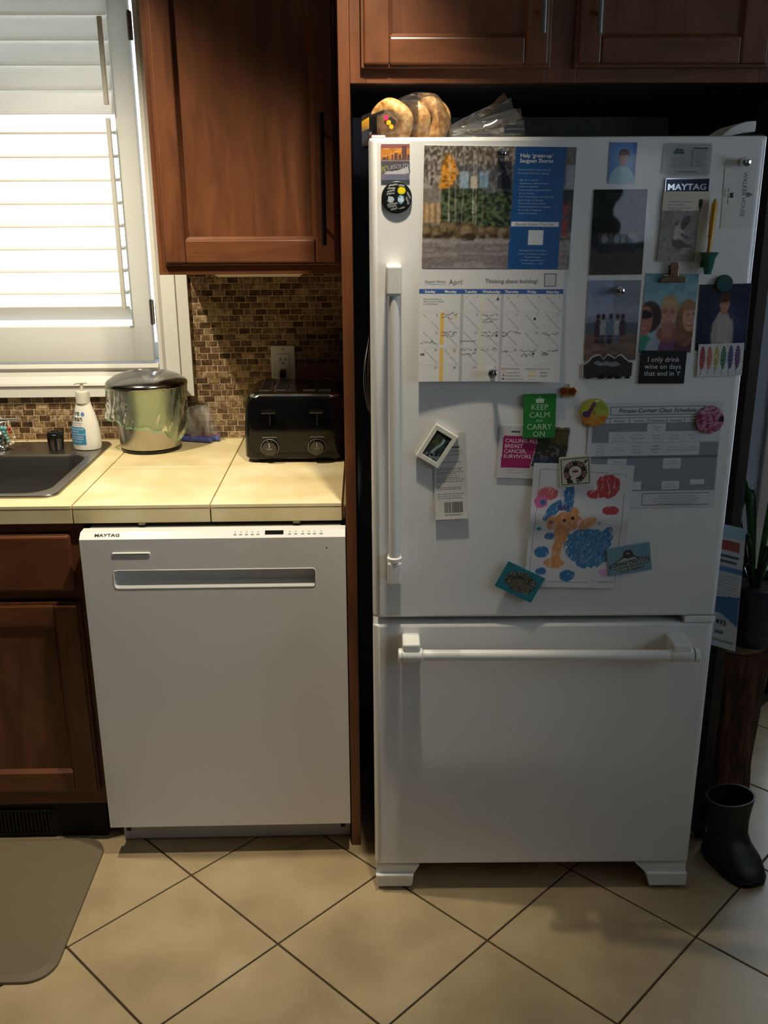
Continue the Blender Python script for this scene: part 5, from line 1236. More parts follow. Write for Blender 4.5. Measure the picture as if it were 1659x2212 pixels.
# faucet (its lever reaches into the frame)
fc = thing('faucet', 'chrome single-lever faucet on the rear ledge of the sink', 'faucet', (-1.055, 2.655, CZ + .006))
lathe('base', [(.030, CZ + .006), (.030, CZ + .012), (.025, CZ + .018)], 24, (-1.040, 2.655, 0), M_chrome, fc)
lathe('body', [(.0225, CZ + .017), (.0225, CZ + .046), (.0205, CZ + .049), (.0230, CZ + .052), (.0250, CZ + .075), (.0220, CZ + .090), (.010, CZ + .098)], 24, (-1.040, 2.655, 0), M_chrome, fc)
bm = bmesh.new(); add_tube(bm, [(-1.060, 2.650, CZ + .070), (-1.044, 2.648, CZ + .082), (-1.020, 2.646, CZ + .089), (-0.994, 2.645, CZ + .091), (-0.970, 2.645, CZ + .0925)], [.014, .016, .012, .008, .006], 12, .55); finish('lever', bm, M_chrome, fc, False, True)
bm = bmesh.new(); add_tube(bm, [(-1.055, 2.645, CZ + .045), (-1.09, 2.60, CZ + .085), (-1.12, 2.54, CZ + .105), (-1.15, 2.47, CZ + .10), (-1.16, 2.45, CZ + .08)], [.015, .014, .012, .012, .013], 12); finish('spout', bm, M_chrome, fc, False, True)
# string charm on the lever
chm = thing('bead_charm', 'little teal and red bead charm hanging from the faucet lever', 'charm', (-1.005, 2.618, CZ + .08))
M_tb = mat('teal_bead', L(96, 164, 164), .4); M_rb = mat('red_bead', L(170, 48, 44), .4); M_wb = mat('cream_bead', L(206, 190, 168), .5)
tube('cord', [(-1.003, 2.640, CZ + .094), (-1.000, 2.628, CZ + .080), (-0.988, 2.627, CZ + .060), (-0.984, 2.627, CZ + .035), (-0.994, 2.625, CZ + .028), (-1.006, 2.622, CZ + .045), (-1.012, 2.625, CZ + .072), (-1.005, 2.640, CZ + .094)], .0012, M_wb, chm)
for (x, z, r, m) in ((-1.016, .072, .0070, M_tb), (-1.007, .071, .0068, M_tb), (-1.011, .061, .0066, M_tb), (-0.997, .071, .0058, M_rb), (-0.994, .062, .0045, M_rb), (-1.008, .051, .0052, M_tb), (-1.004, .043, .0050, M_tb), (-1.002, .034, .0046, M_tb), (-0.984, .045, .0042, M_wb), (-0.990, .030, .0046, M_wb), (-0.997, .026, .0040, M_wb)):
    lathe('bead', [(r * math.sin(PI * k / 6), CZ + z - r * math.cos(PI * k / 6)) for k in range(1, 6)], 12, (x, 2.620, 0), m, chm)

# coffee filter pod beside the soap
kp = thing('coffee_pod_filter', 'small black reusable coffee filter cup standing on the sink ledge', 'filter cup', (-0.878, 2.645, CZ + .0045))
zb_ = CZ + .0045
lathe('cup', [(.0165, zb_), (.0175, zb_ + .002), (.0200, zb_ + .040), (.0195, zb_ + .040)], 24, (-0.878, 2.645, 0), mat('filter_mesh', L(110, 102, 94), .4, metal=.6), kp)
for k in range(5):
    a = 2 * PI * k / 5 - 1.3; bm = bmesh.new(); add_tube(bm, [(-0.878 + .0168 * math.cos(a), 2.645 + .0168 * math.sin(a), zb_), (-0.878 + .0203 * math.cos(a), 2.645 + .0203 * math.sin(a), zb_ + .040)], .0042, 8); finish('rib', bm, M_black, kp, False, True)
lathe('rim', [(.0195, zb_ + .034), (.0238, zb_ + .037), (.0245, zb_ + .045), (.0225, zb_ + .047)], 28, (-0.878, 2.645, 0), M_black, kp)
lathe('lid', [(.0222, zb_ + .046), (.0215, zb_ + .050), (.0100, zb_ + .0515), (.0090, zb_ + .0545), (.003, zb_ + .0550)], 28, (-0.878, 2.645, 0), M_black, kp)
box('lid_tab', -0.893, -0.863, 2.622, 2.632, zb_ + .046, zb_ + .053, M_black, kp, .002)

# soap bottle
SXc, SYc, SZ = -0.790, 2.648, CZ + .0045
sp = thing('soap_bottle', 'white foaming hand soap bottle with blue label panel', 'bottle', (SXc, SYc, SZ))
prof = [(.030, 0), (.0385, .002), (.0405, .010), (.0415, .028), (.0405, .050), (.0365, .078), (.0300, .104), (.0240, .122), (.0215, .130), (.0205, .134)]
M_soap = mat('soap_white', L(226, 224, 214), .3)
bm = bmesh.new(); add_lathe(bm, prof, 40, (0, 0, 0)); bmesh.ops.scale(bm, vec=(1, .72, 1), verts=bm.verts); body = finish('bottle_body', bm, M_soap, sp, True, True)
M_cap = mat('frosted_cap', L(222, 220, 206), .35, trans=.25)
lathe('cap', [(.0200, .1335), (.0195, .137), (.0195, .160), (.0175, .165), (.0110, .167)], 32, (0, 0, 0), M_cap, sp, local=True)
pp_ = lathe('pump_stem', [(.0050, .166), (.0045, .186)], 16, (0, 0, 0), M_cap, sp, local=True)
bm = bmesh.new(); add_tube(bm, [(.016, .004, .189), (.006, 0, .190), (-.010, -.004, .1895), (-.020, -.007, .186)], [.0035, .0065, .0055, .0035], 12, .6); finish('pump_head', bm, M_cap, sp, True, True)
# curved label: points wrapped on the bottle front
def on_bottle(x, z, eps=.0004):
    for (ra, za), (rb, zb2) in zip(prof, prof[1:]):
        if za <= z <= zb2: r_ = ra + (rb - ra) * (z - za) / (zb2 - za); break
    else: r_ = .03
    x = max(-.96 * r_, min(.96 * r_, x))
    return -(.72 * math.sqrt(max(1e-6, r_ * r_ - x * x)) + eps)
LA = .30     # the label is turned a little to the left
def wrap(o):
    me = o.data
    for v in me.vertices:
        x, z = v.co.x, v.co.z
        v.co.y = on_bottle(x, z, .0005 if o.name.startswith('blue') or o.name.startswith('label') else .0009)
bm = bmesh.new(); nx = 16; gr = [[None] * (nx + 1) for _ in range(13)]
for j in range(13):
    for i in range(nx + 1):
        x = -.040 + .050 * i / nx; z = .018 + .050 * j / 12
        if x > .004 and z > .062: z = .062 + (z - .062) * max(0, 1 - (x - .004) / .006)
        gr[j][i] = bm.verts.new((x, on_bottle(x, z, .0005), z))
for j in range(12):
    for i in range(nx): bm.faces.new((gr[j][i], gr[j][i + 1], gr[j + 1][i + 1], gr[j + 1][i]))
finish('blue_panel', bm, mat('label_blue', L(58, 130, 172), .4), sp, True, True)
w_ = lambda x, z: -on_bottle(x, z, .0009)
lettering(sp, [('live', -.0300, .1005, .0215, 'LEFT', 0, 0, .0002, .85), ('clean', -.0345, .0850, .0215, 'LEFT', 0, 0, .0002, .85)], M_ink, 0, w_)
lettering(sp, [('hypo-allergenic', -.034, .078, .0060), ('liquid hand soap', -.034, .0725, .0052), ('savon liquide', -.034, .0135, .0048)], M_gink, 0, w_, name='small_print')
lettering(sp, [('FRESH WATER', -.0345, .0600, .0062), ('eau fraiche', -.0345, .0535, .0058), ('LIQUID HAND SOAP', -.0360, .0455, .0058, 'LEFT', 0, 0, 0, .85), ('SAVON LIQUIDE', -.0360, .0385, .0058, 'LEFT', 0, 0, 0, .9), ('POUR LES MAINS', -.0360, .0320, .0058, 'LEFT', 0, 0, 0, .9), ('HYDRATANT', -.0360, .0240, .0058)], M_wink, 0, w_, name='panel_lettering')
bm = bmesh.new(); dp = [(.0035 + .0055 * math.sin(t) * (1 if math.cos(t) < 0 else (1 - math.cos(t)) ** .8), .1050 - .0065 * (-1 if False else 1) * -math.cos(t)) for t in [2 * PI * k / 20 for k in range(20)]]
vs = [bm.verts.new((x, on_bottle(x, z, .0009), z)) for x, z in dp]; bm.faces.new(vs); finish('drop_mark', bm, mat('drop_blue', L(92, 128, 196), .4), sp, True)
sp.rotation_euler = (0, 0, -.12)

# stainless compost bin with green liner bag
BXc, BYc = -0.612, 2.665
cb = thing('compost_bin', 'stainless steel countertop compost bin with domed lid beside the soap', 'bin', (BXc, BYc, CZ))
lathe('base_ring', [(.080, 0), (.084, .002), (.084, .008), (.080, .010)], 48, (0, 0, 0), M_black, cb, local=True)
lathe('body', [(.080, .008), (.0855, .012), (.0900, .060), (.0985, .125), (.1060, .182), (.1080, .186), (.1045, .186), (.0965, .125), (.080, .014)], 64, (0, 0, 0), M_steel, cb, local=True)
lid = lathe('lid', [(.1120, .184), (.1140, .187), (.1135, .193), (.1080, .199), (.0880, .211), (.0600, .2205), (.0380, .2245), (.0340, .2215), (.0300, .2195), (.0240, .2190), (.0160, .2215), (.006, .2235), (.001, .2238)], 64, (0, 0, 0), mat('lid_steel', L(140, 138, 134), .16, metal=1), cb, local=True)
# liner skirt
bm = bmesh.new(); seg = 96; rings = []
def low(a):     # hem height round the bin
    # a = -pi/2 faces the camera
    return .092 - .020 * math.sin(a + 2.6) - .042 * math.exp(-((a + .55) / .30) ** 2) + .004 * math.sin(a * 7) + .003 * math.sin(a * 13 + 1)
for j in range(12):
    t_ = j / 11; ring_ = []
    for i in range(seg):
        a = -PI + 2 * PI * i / seg; z = .186 + (low(a) - .186) * t_
        rb = .108 - (.186 - z) * .155
        r_ = rb + .0035 + .010 * t_ * (0.6 + .4 * math.sin(a * 4 + 1)) + .0030 * math.sin(a * 17 + 6 * t_) * t_ + .0020 * math.sin(a * 31 + 9 * t_) + .0022 * math.sin(a * 11 + 14 * t_) * t_
        r_ += .016 * math.exp(-((a + .45) / .35) ** 2) * t_ + (.012 * math.exp(-((a + 2.9) / .35) ** 2) * t_)
        ring_.append(bm.verts.new((r_ * math.cos(a), r_ * math.sin(a), z)))
    rings.append(ring_)
for a, b in zip(rings, rings[1:]): bridge(bm, a, b)
finish('liner_bag', bm, film_mat('green_film', (.82, .93, .78), .15, .16), cb, True, True)
hem = bmesh.new()
add_tube(hem, [((.108 - (.186 - low(a)) * .155 + .0035 + .010 * (.6 + .4 * math.sin(a * 4 + 1)) + .016 * math.exp(-((a + .45) / .35) ** 2) + .012 * math.exp(-((a + 2.9) / .35) ** 2)) * math.cos(a), (.108 - (.186 - low(a)) * .155 + .0035 + .010 * (.6 + .4 * math.sin(a * 4 + 1)) + .016 * math.exp(-((a + .45) / .35) ** 2) + .012 * math.exp(-((a + 2.9) / .35) ** 2)) * math.sin(a), low(a)) for a in [-PI + 2 * PI * k / 80 for k in range(81)]], .0016, 6)
finish('liner_hem', hem, film_mat('green_film_fold', (.58, .84, .58), .45, .2), cb, True, True)

# crumpled zip bags behind the bin
M_zip = film_mat('zip_film', (.93, .93, .95), .24, .12); M_zipb = mat('zip_blue', L(74, 88, 160), .4); M_zipr = mat('zip_red', L(170, 60, 80), .4)
def zipbag(label, x0, y0, x1, y1, h, lean, seed):
    t = thing('zip_bag', label, 'bag', ((x0 + x1) / 2, (y0 + y1) / 2, CZ), 'clear zip bags drying behind the bin')
    rs = np.random.RandomState(seed); bm = bmesh.new(); n_ = 14; g_ = []
    for j in range(n_ + 1):
        row = []
        for i in range(n_ + 1):
            s, t_ = i / n_, j / n_
            p = Vector((x0 + (x1 - x0) * s, y0 + (y1 - y0) * s, 0)); wv = .006 * math.sin(s * 9 + t_ * 5 + seed) + .004 * math.sin(s * 17 - t_ * 11)
            row.append(bm.verts.new(p + Vector((lean * t_ + wv * .4, wv - .012 * t_, .001 + h * t_ * (1 - .22 * s * math.sin(3 * s + seed)))) - t.location + Vector((0, 0, CZ))))
        g_.append(row)
    for j in range(n_):
        for i in range(n_): bm.faces.new((g_[j][i], g_[j][i + 1], g_[j + 1][i + 1], g_[j + 1][i]))
    finish('film', bm, M_zip, t, True, True)
    d = Vector((x1 - x0, y1 - y0, 0))
    bm = bmesh.new(); add_tube(bm, [Vector((x0, y0, CZ + .0085)) + d * k / 6 - t.location + Vector((0, -.003, 0)) for k in range(7)], .008, 8, 1.0); finish('zip_strip', bm, M_zipb, t, True, True)
    bm = bmesh.new(); add_tube(bm, [Vector((x0, y0, CZ + .0185)) + d * k / 6 - t.location + Vector((0, -.001, 0)) for k in range(7)], .0014, 6); finish('seal_line', bm, M_zipr, t, True, True)
zipbag('front crumpled clear zip bag with blue strip beside the compost bin', -0.535, 2.748, -0.448, 2.722, .105, -.004, 1)
zipbag('rear crumpled clear zip bag with blue strip against the mosaic tiles', -0.520, 2.765, -0.428, 2.742, .100, -.004, 4)

# wooden board leaning on the backsplash behind the toaster
bm = bmesh.new(); add_box(bm, -0.196, -0.048, 2.766, 2.778, CZ, 1.133, .004, 2)
tag(finish('cutting_board', bm, mat('board_wood', L(112, 72, 40), .5, var=.2, vscale=12)), 'brown wooden board leaning on the mosaic wall behind the toaster', 'board')

# outlet with plug
ol = thing('wall_outlet', 'white wall outlet with two sockets on the mosaic backsplash', 'outlet', (-0.234, WY - .0098, 1.125))
box('cover_plate', -0.269, -0.199, WY - .0150, WY - .0098, 1.066, 1.190, M_wplast, ol, .002)
box('socket_face', -0.2510, -0.2170, WY - .0172, WY - .0149, 1.090, 1.166, M_wplast, ol, .001)
for zc in (1.149, 1.108):
    for x in (-0.2405, -0.2275): box('slot', x - .0010, x + .0010, WY - .0175, WY - .0170, zc - .004, zc + .005, M_black, ol)
    box('slot', -0.2445, -0.2405, WY - .0175, WY - .0170, zc - .0003, zc + .0017, M_black, ol)
    lathe('ground_hole', [(.0026, WY - .0175), (.0026, WY - .0170)], 10, (-0.234, 0, zc - .010), M_black, ol, axis='y')
for zc in (1.180, 1.076): lathe('screw', [(.0025, WY - .0156), (.0030, WY - .0150)], 12, (-0.234, 0, zc), M_steel, ol, axis='y')

# four-slice toaster
TX0, TX1, TY0, TY1, TZ1 = -0.322, -0.050, 2.478, 2.745, 1.104
ts = thing('toaster', 'glossy black four-slice toaster with two dials standing on the counter', 'toaster', ((TX0 + TX1) / 2, (TY0 + TY1) / 2, CZ))
bm = bmesh.new(); RR = []
for z, ins in ((CZ + .010, .004), (CZ + .016, 0), (CZ + .10, .001), (1.070, .006), (1.086, .010)):
    RR.append(add_rring(bm, TX0 + ins, TX1 - ins, TY0 + ins, TY1 - ins, .030, z, 6))
for a, b in zip(RR, RR[1:]): bridge(bm, a, b)
bm.faces.new(RR[0]); bm.faces.new(RR[-1]); bmesh.ops.recalc_face_normals(bm, faces=bm.faces)
finish('body', bm, mat('toaster_black', L(9, 9, 10), .16, spec=.3), ts, False, True)
bm = bmesh.new(); RR = []
for z, ins in ((1.084, .016), (1.092, .015), (1.0985, .019), (1.1015, .028)):
    RR.append(add_rring(bm, TX0 + ins, TX1 - ins, TY0 + ins, TY1 - ins, .028, z, 6))
for a, b in zip(RR, RR[1:]): bridge(bm, a, b)
bm.faces.new(RR[0]); bm.faces.new(RR[-1]); bmesh.ops.recalc_face_normals(bm, faces=bm.faces)
tp = finish('top_plate', bm, mat('dark_chrome', L(140, 142, 144), .16, metal=1), ts, False, True)
for x in (-0.284, -0.243, -0.164, -0.123):
    f = []
    s0, s1 = x + .0045, x + .0325
    if x in (-0.243,): s0, s1 = x + .006, x + .034
    ya, yb = 2.525, 2.705
    box('slot_well', s0, s1, ya, yb, 1.1005, 1.1022, M_black, tp)
    for a, b, c, d in ((s0 - .002, s0, ya - .002, yb + .002), (s1, s1 + .002, ya - .002, yb + .002), (s0, s1, ya - .002, ya), (s0, s1, yb, yb + .002)): box('slot_rim', a, b, c, d, 1.1005, 1.1050, M_chrome, tp, .0006, 1)
for xk, xl in ((-0.253, -0.250), (-0.126, -0.124)):
    dl = lathe('dial', [(.0215, TY0 + .001), (.0215, TY0 - .012), (.0190, TY0 - .015), (.006, TY0 - .0155)], 32, (xk, 0, .957), M_gblack, ts, axis='y')
    bm = bmesh.new(); add_tube(bm, [(xk + .0235 * math.cos(a), TY0 - .003, .957 + .0235 * math.sin(a)) for a in [math.radians(-40 + 260 * k / 24) for k in range(25)]], .0009, 6); finish('dial_ring', bm, M_grey, dl)
    box('dial_mark', xk - .0010, xk + .0010, TY0 - .0165, TY0 - .0150, .960, .974, M_lgink, dl)
    box('dial_pointer', xk - .007, xk + .007, TY0 - .0165, TY0 - .0150, .9550, .9575, M_gink, dl)
    box('scale_line', xk - .019, xk + .019, TY0 - .0012, TY0 + .002, .9845, .9858, M_grey, ts)
    box('lever_slot', xl - .0022, xl + .0022, TY0 - .0008, TY0 + .002, 1.018, 1.062, M_dark, ts)
    lv = box('lever', xl - .019, xl + .019, TY0 - .030, TY0 - .004, 1.054, 1.0635, M_gblack, ts, .004, 3)
    box('lever_stem', xl - .0018, xl + .0018, TY0 - .006, TY0 + .001, 1.053, 1.061, M_dark, lv)
for x in (TX0 + .03, TX1 - .03):
    for y in (TY0 + .03, TY1 - .03): lathe('foot', [(.012, CZ), (.012, CZ + .012)], 14, (x, y, 0), M_black, ts)
cd = box('plug', -0.2425, -0.2255, WY - .044, WY - .0178, 1.098, 1.122, M_black, ts, .003)
bm = bmesh.new(); add_tube(bm, [(-0.234, WY - .036, 1.100), (-0.234, WY - .036, 1.080), (-0.233, WY - .034, 1.04), (-0.230, WY - .034, .97), (-0.225, WY - .036, .94), (-0.22, WY - .048, .935)], .0035, 8); finish('cord', bm, M_black, ts, False, True)

# ------------------------------------------------------------------ on top of the refrigerator
FT = 1.6822
def top_at(u, y, dz=0): return F0 + FX * u + FY * y + Vector((0, 0, FT + dz))
bg_ = thing('bagel_bag', 'clear and black plastic bagel bag lying on the refrigerator', 'bag', top_at(.078, .15), rot=(0, 0, FA))
def bagel(label, loc, rot, s=1.0):
    bm = bmesh.new(); nu, nv = 40, 20; g_ = []
    for i in range(nu):
        a = 2 * PI * i / nu; row = []
        for j in range(nv):
            b = 2 * PI * j / nv; rr = .031 + .0205 * math.cos(b) + .0012 * math.sin(a * 5); zz = .0195 * math.sin(b) * (1.05 if math.sin(b) > 0 else .85)
            row.append(bm.verts.new((rr * math.cos(a) * s, rr * math.sin(a) * s, zz * s)))
        g_.append(row)
    for i in range(nu):
        for j in range(nv): bm.faces.new((g_[i][j], g_[(i + 1) % nu][j], g_[(i + 1) % nu][(j + 1) % nv], g_[i][(j + 1) % nv]))
    bmesh.ops.recalc_face_normals(bm, faces=bm.faces)
    o = finish('bagel', bm, M_bagel, None, False, True); o.location = loc; o.rotation_euler = rot
    tag(o, label, 'bagel', 'bagels in the bag')
    return o
M_bagel = ramp_mat('bagel_crust', [(0.28, L(132, 80, 34)), (0.42, L(176, 124, 64)), (0.56, L(204, 160, 98)), (0.66, L(222, 188, 132)), (0.80, L(120, 84, 46))], 85, .55, detail=9, bump=.6)
def nrm(v): return Vector(v).to_track_quat('Z', 'Y').to_euler()
bagel('leftmost golden bagel leaning in the bag on the refrigerator', top_at(.046, .098, .0470), nrm((-.34, -.80, -.42)), .84)
bagel('middle speckled bagel in the bag on the refrigerator', top_at(.086, .136, .0490), nrm((-.62, -.70, -.30)), .86)
bagel('rightmost tall bagel in the bag on the refrigerator', top_at(.1225, .172, .0520), nrm((-.55, -.80, .05)), .92)
# bag film: lumpy sack with a gathered neck to the right
bm = bmesh.new(); prof_b = []
n_ = 36; seg = 44
rings = []
for k in range(n_ + 1):
    t_ = k / n_; x = -.092 + .180 * t_
    env = min(1, (1 - (1 - min(1, t_ / .30)) ** 2.2) * .72 + .28) if t_ < .30 else 1.0
    if t_ > .80: env = 1 - ((t_ - .80) / .20) ** 1.6 * .86
    top = (.060 + .040 * min(1, t_ / .55)) * (1 if t_ < .8 else 1 - .55 * ((t_ - .8) / .2) ** 1.6)
    ring_ = []
    for i in range(seg):
        a = 2 * PI * i / seg
        wob = 1 + .030 * math.sin(a * 5 + t_ * 9) + .018 * math.sin(a * 11 - t_ * 17)
        z = top / 2 + top / 2 * math.copysign(abs(math.sin(a)) ** .8, math.sin(a)) * wob
        ring_.append(bm.verts.new((x, (.080 * env * math.copysign(abs(math.cos(a)) ** .8, math.cos(a)) * wob - .008), max(.0015, z))))
    rings.append(ring_)
for a, b in zip(rings, rings[1:]): bridge(bm, a, b)
bm.faces.new(rings[0])
M_bag = film_mat('bag_film', (.97, .96, .94), .05, .12)
M_bagk = mat('bag_print_black', L(24, 22, 24), .3); M_bagw = mat('bag_print_white', L(206, 200, 190), .35); M_bagy = mat('bag_print_yellow', L(214, 160, 30), .35); M_bagr = mat('bag_print_red', L(170, 40, 44), .35); M_bagp = mat('bag_print_pink', L(214, 40, 110), .35)
o = finish('film', bm, [M_bag, M_bagk, M_bagw, M_bagy, M_bagr], bg_, True, True)
for p in o.data.polygons:
    c = p.center; t_ = (c.x + .092) / .180; hi = c.z / ((.060 + .040 * min(1, t_ / .55)))
    if t_ < .16 + .10 * (hi > .75):
        p.material_index = 1
        if hi < .30 and t_ > .07: p.material_index = 4
        elif .55 < hi < .80 and t_ < .07: p.material_index = 3
        elif .35 < hi < .70 and .08 < t_ < .15 and int(c.z * 900 + c.y * 300) % 3 == 0: p.material_index = 2
    elif hi > .85 and t_ < .62: p.material_index = 1 if c.y < -.045 + .05 * t_ else 2
    elif hi < .14 and t_ > .22 and c.y < -.02: p.material_index = 2
for x, z, r_, m in ((-.044, .050, .0042, M_bagp), (-.039, .0415, .0045, M_bagy), (-.034, .034, .0042, M_bagy)):
    bm = bmesh.new(); add_lathe(bm, [(r_, -.0005), (r_, 0)], 14, (x, -.0880, z), 'y'); finish('sticker_dot', bm, m, bg_, True)
# gathered tail
bm = bmesh.new()
def tail(p0, p1, w0, w1, seed, n1=16, n2=12):
    g_ = []
    d = (p1 - p0); side_ = Vector((0, 0, 1)).cross(d).normalized(); up_ = d.cross(side_).normalized()
    for i in range(n1 + 1):
        t_ = i / n1; c = p0 + d * t_; w = w0 + (w1 - w0) * t_ ** .7; row = []
        for j in range(n2 + 1):
            s = (j / n2 - .5) * 2
            row.append(bm.verts.new(c + side_ * s * w * .5 - up_ * (-s * w * .55) * (1) + up_ * (.010 * t_ * math.sin(s * 8 + seed + t_ * 4)) + side_ * .008 * t_ * math.sin(s * 13 + seed)))
        g_.append(row)
    for i in range(n1):
        for j in range(n2): bm.faces.new((g_[i][j], g_[i][j + 1], g_[i + 1][j + 1], g_[i + 1][j]))
tail(Vector((.084, -.008, .030)), Vector((.215, .02, .078)), .014, .052, 1.0)
tail(Vector((.084, -.008, .028)), Vector((.235, .00, .036)), .014, .060, 2.7)
tail(Vector((.084, -.008, .026)), Vector((.190, -.03, .026)), .014, .044, 4.4)
for v in bm.verts: v.co.z = max(.0015, v.co.z)
finish('gathered_tail', bm, film_mat('tail_film', (.9, .9, .9), .13, .12), bg_, True, True)

# ------------------------------------------------------------------ right of the refrigerator
# stump plant stand
SCX, SCY = 0.992, 2.30
st_ = thing('stump_stand', 'dark bark-covered log stump used as plant stand beside the refrigerator', 'stump', (SCX, SCY, 0))
M_bark = ramp_mat('bark', [(0.3, L(38, 24, 16)), (0.5, L(74, 46, 30)), (0.7, L(112, 70, 44))], 14, .8, stretch=(5, 5, .7), detail=8, bump=1.0)
wobs = lambda a, k: 1 + .035 * math.sin(a * 9 + k * .4) + .05 * math.sin(a * 3 + 1) + .02 * math.sin(a * 23 + k)
lathe('bark', [(.078, .0), (.086, .006), (.082, .10), (.087, .22), (.094, .34), (.100, .440), (.096, .452), (.084, .4535)], 72, (0, 0, 0), M_bark, st_, wob=wobs, local=True, smooth=True)
lathe('cut_top', [(.086, .4530), (.082, .4560), (.01, .4565)], 48, (0, 0, 0), mat('cut_wood', L(118, 92, 66), .7, var=.25, vscale=40), st_, local=True)
pt = thing('plant_pot', 'dark navy plant pot standing on the stump', 'pot', (1.030, 2.295, .457))
M_pot = mat('navy_glaze', L(22, 34, 58), .25)
lathe('pot_body', [(.060, 0), (.064, .003), (.078, .10), (.086, .150), (.090, .152), (.090, .172), (.085, .174), (.080, .160), (.074, .120), (.02, .118)], 40, (0, 0, 0), M_pot, pt, local=True)
lathe('soil', [(.076, .140), (.074, .150), (.04, .154), (.01, .152)], 24, (0, 0, 0), mat('potting_soil', L(34, 26, 20), .95, bump=1, bscale=120), pt, local=True)
pl = thing('spider_plant', 'spider plant with arching green leaves growing in the navy pot', 'plant', (1.030, 2.295, .612))
M_leaf = ramp_mat('leaf', [(0.3, L(34, 84, 34)), (0.55, L(70, 136, 56)), (0.8, L(120, 176, 84))], 20, .4, stretch=(1, 1, 1)); M_dleaf = mat('dark_leaf', L(30, 54, 42), .4, var=.3, vscale=20)
def leaf(az, reach, rise, drop, w, m, fold=.25):
    bm = bmesh.new(); n_ = 16; L0 = []; c_, s_ = math.cos(az), math.sin(az)
    for i in range(n_ + 1):
        t_ = i / n_; r_ = .012 + reach * t_; z = rise * math.sin(PI * .5 * min(1, t_ * 1.6)) - drop * max(0, t_ - .45) ** 2 * 3.3
        ww = w * (.45 + .55 * math.sin(PI * min(1, t_ * 1.1 + .12))) * (1 - t_ ** 6) + .0004
        p = Vector((r_ * c_, r_ * s_, z)); sd = Vector((-s_, c_, 0))
        L0.append((bm.verts.new(p - sd * ww), bm.verts.new(p - Vector((0, 0, ww * fold))), bm.verts.new(p + sd * ww)))
    for a, b in zip(L0, L0[1:]): bm.faces.new((a[0], a[1], b[1], b[0])); bm.faces.new((a[1], a[2], b[2], b[1]))
    o = finish('leaf', bm, m, pl, True, True); md = o.modifiers.new('thick', 'SOLIDIFY'); md.thickness = .0008
    return o
rl = random.Random(8)
leaf(PI + .30, .125, .315, .0, .0100, M_leaf); leaf(PI + .05, .132, .225, .11, .0048, M_dleaf); leaf(PI - .2, .132, .250, .14, .0042, M_dleaf); leaf(PI + .6, .100, .165, .02, .0070, M_leaf); leaf(PI + .35, .120, .150, .25, .0060, M_dleaf)
leaf(-1.2, .13, .25, .2, .008, M_leaf); leaf(-.6, .16, .30, .25, .008, M_leaf); leaf(.1, .17, .28, .3, .008, M_leaf); leaf(.9, .14, .3, .2, .008, M_leaf); leaf(1.7, .12, .26, .2, .008, M_dleaf); leaf(2.4, .13, .20, .2, .007, M_dleaf); leaf(PI + .75, .12, .09, .12, .007, M_dleaf); leaf(PI - .5, .12, .12, .18, .008, M_dleaf); leaf(-1.6, .09, .14, .10, .009, M_dleaf)
for k in range(6): leaf(rl.uniform(2.4, 4.6), rl.uniform(.06, .12), rl.uniform(.08, .2), rl.uniform(.05, .25), rl.uniform(.006, .011), M_dleaf)
bm = bmesh.new(); add_lathe(bm, [(.001, .0), (.005, .016), (.010, .034), (.0125, .046), (.008, .056), (.001, .060)], 12, (-.092, -.03, .155)); finish('hanging_bud', bm, M_dleaf, pl, True, True)

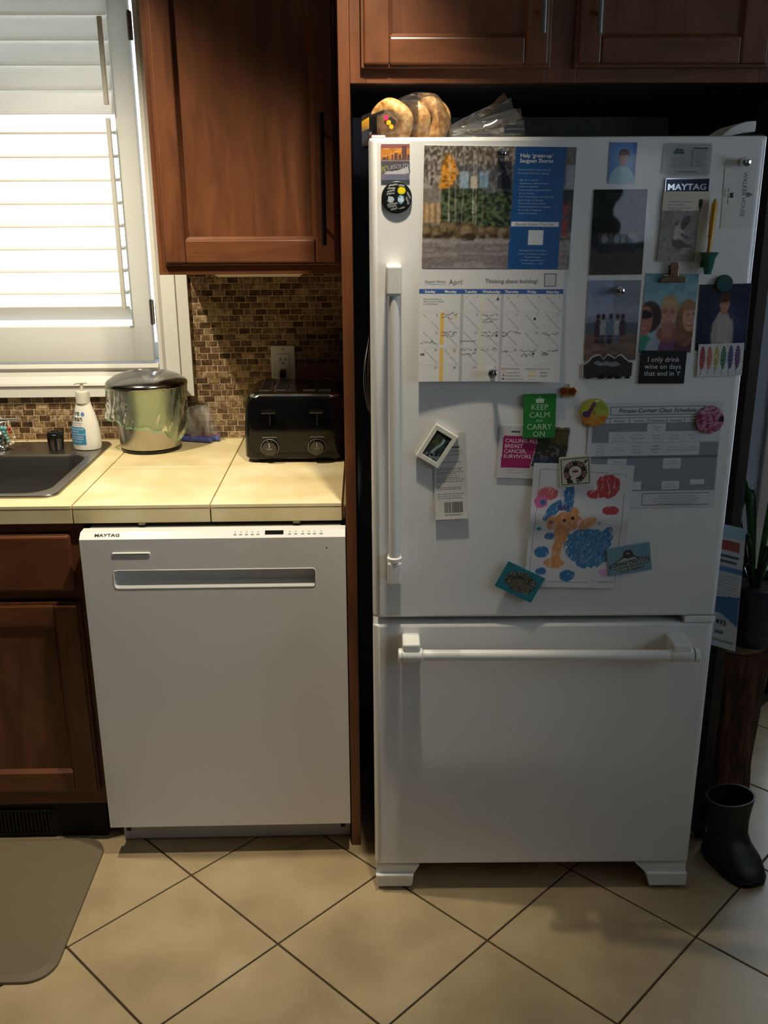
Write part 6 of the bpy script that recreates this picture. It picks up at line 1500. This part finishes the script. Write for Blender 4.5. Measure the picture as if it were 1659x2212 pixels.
# black rubber boot
bt = thing('rubber_boot', 'black rubber boot standing on the floor beside the refrigerator', 'boot', (0.900, 1.985, 0), rot=(0, 0, .30))
bt.scale = (1.0, .78, .90)
M_rub = mat('black_rubber', L(16, 20, 20), .45)
sec = [  # z, centre y, half width, half length
    (.004, -.035, .040, .105), (.018, -.036, .044, .110), (.030, -.034, .045, .107), (.050, -.024, .045, .094), (.070, -.006, .043, .072), (.092, .006, .043, .057), (.130, .010, .046, .054), (.175, .010, .051, .057), (.200, .010, .055, .060)]
bm = bmesh.new(); RR = []; seg = 32
for z, cy, hw, hl in sec:
    ring_ = []
    for i in range(seg):
        a = 2 * PI * i / seg; pw_ = .66 if z < .06 else .9; sa, ca = math.sin(a), math.cos(a); y = hl * math.copysign(abs(sa) ** pw_, sa); wv = hw * 1.14
        if z < .06 and -.03 < y + .02 < .05: wv *= .90
        ring_.append(bm.verts.new((wv * math.copysign(abs(ca) ** pw_, ca), cy + y, z)))
    RR.append(ring_)
inn = [bm.verts.new((v.co.x * .92, .010 + (v.co.y - .010) * .92, v.co.z)) for v in RR[-1]]; dn = [bm.verts.new((v.co.x * .82, .010 + (v.co.y - .010) * .82, .09)) for v in RR[-1]]
for a, b in zip(RR + [inn], RR[1:] + [inn, dn][0:1] + [dn]): bridge(bm, a, b)
bm.faces.new(RR[0]); bm.faces.new(dn); bmesh.ops.recalc_face_normals(bm, faces=bm.faces)
finish('upper', bm, M_rub, bt, True, True)
bm = bmesh.new(); A = []
for z, g_ in ((0.0, .002), (.004, .004), (.016, .0045), (.0185, .002)):
    A.append([bm.verts.new(((.0495 + g_) * math.copysign(abs(math.cos(2 * PI * i / seg)) ** .66, math.cos(2 * PI * i / seg)), -.0355 + (.108 + g_) * math.copysign(abs(math.sin(2 * PI * i / seg)) ** .66, math.sin(2 * PI * i / seg)), z)) for i in range(seg)])
for a, b in zip(A, A[1:]): bridge(bm, a, b)
bm.faces.new(A[0]); bm.faces.new(A[-1]); bmesh.ops.recalc_face_normals(bm, faces=bm.faces)
finish('sole', bm, mat('rubber_sole', L(12, 14, 14), .6), bt, True, True)

# ceiling lamps
for (lx, ly, lz), lab, tilt in ((LAMP_A, 'tilted ceiling spot lamp in front of the refrigerator', True), (LAMP_B, 'ceiling spot lamp over the sink', False)):
    t = thing('ceiling_lamp', lab, 'lamp', (lx, ly, ZC), 'ceiling spot lamps')
    lathe('trim_ring', [(.050, -.0005), (.052, -.006), (.072, -.008), (.078, -.0005)], 36, (0, 0, 0), M_wplast, t, local=True, cap=False)
    lathe('reflector', [(.030, -.004), (.044, -.030), (.047, -.030), (.040, -.002)], 36, (0, 0, 0), M_nickel, t, local=True, cap=False)
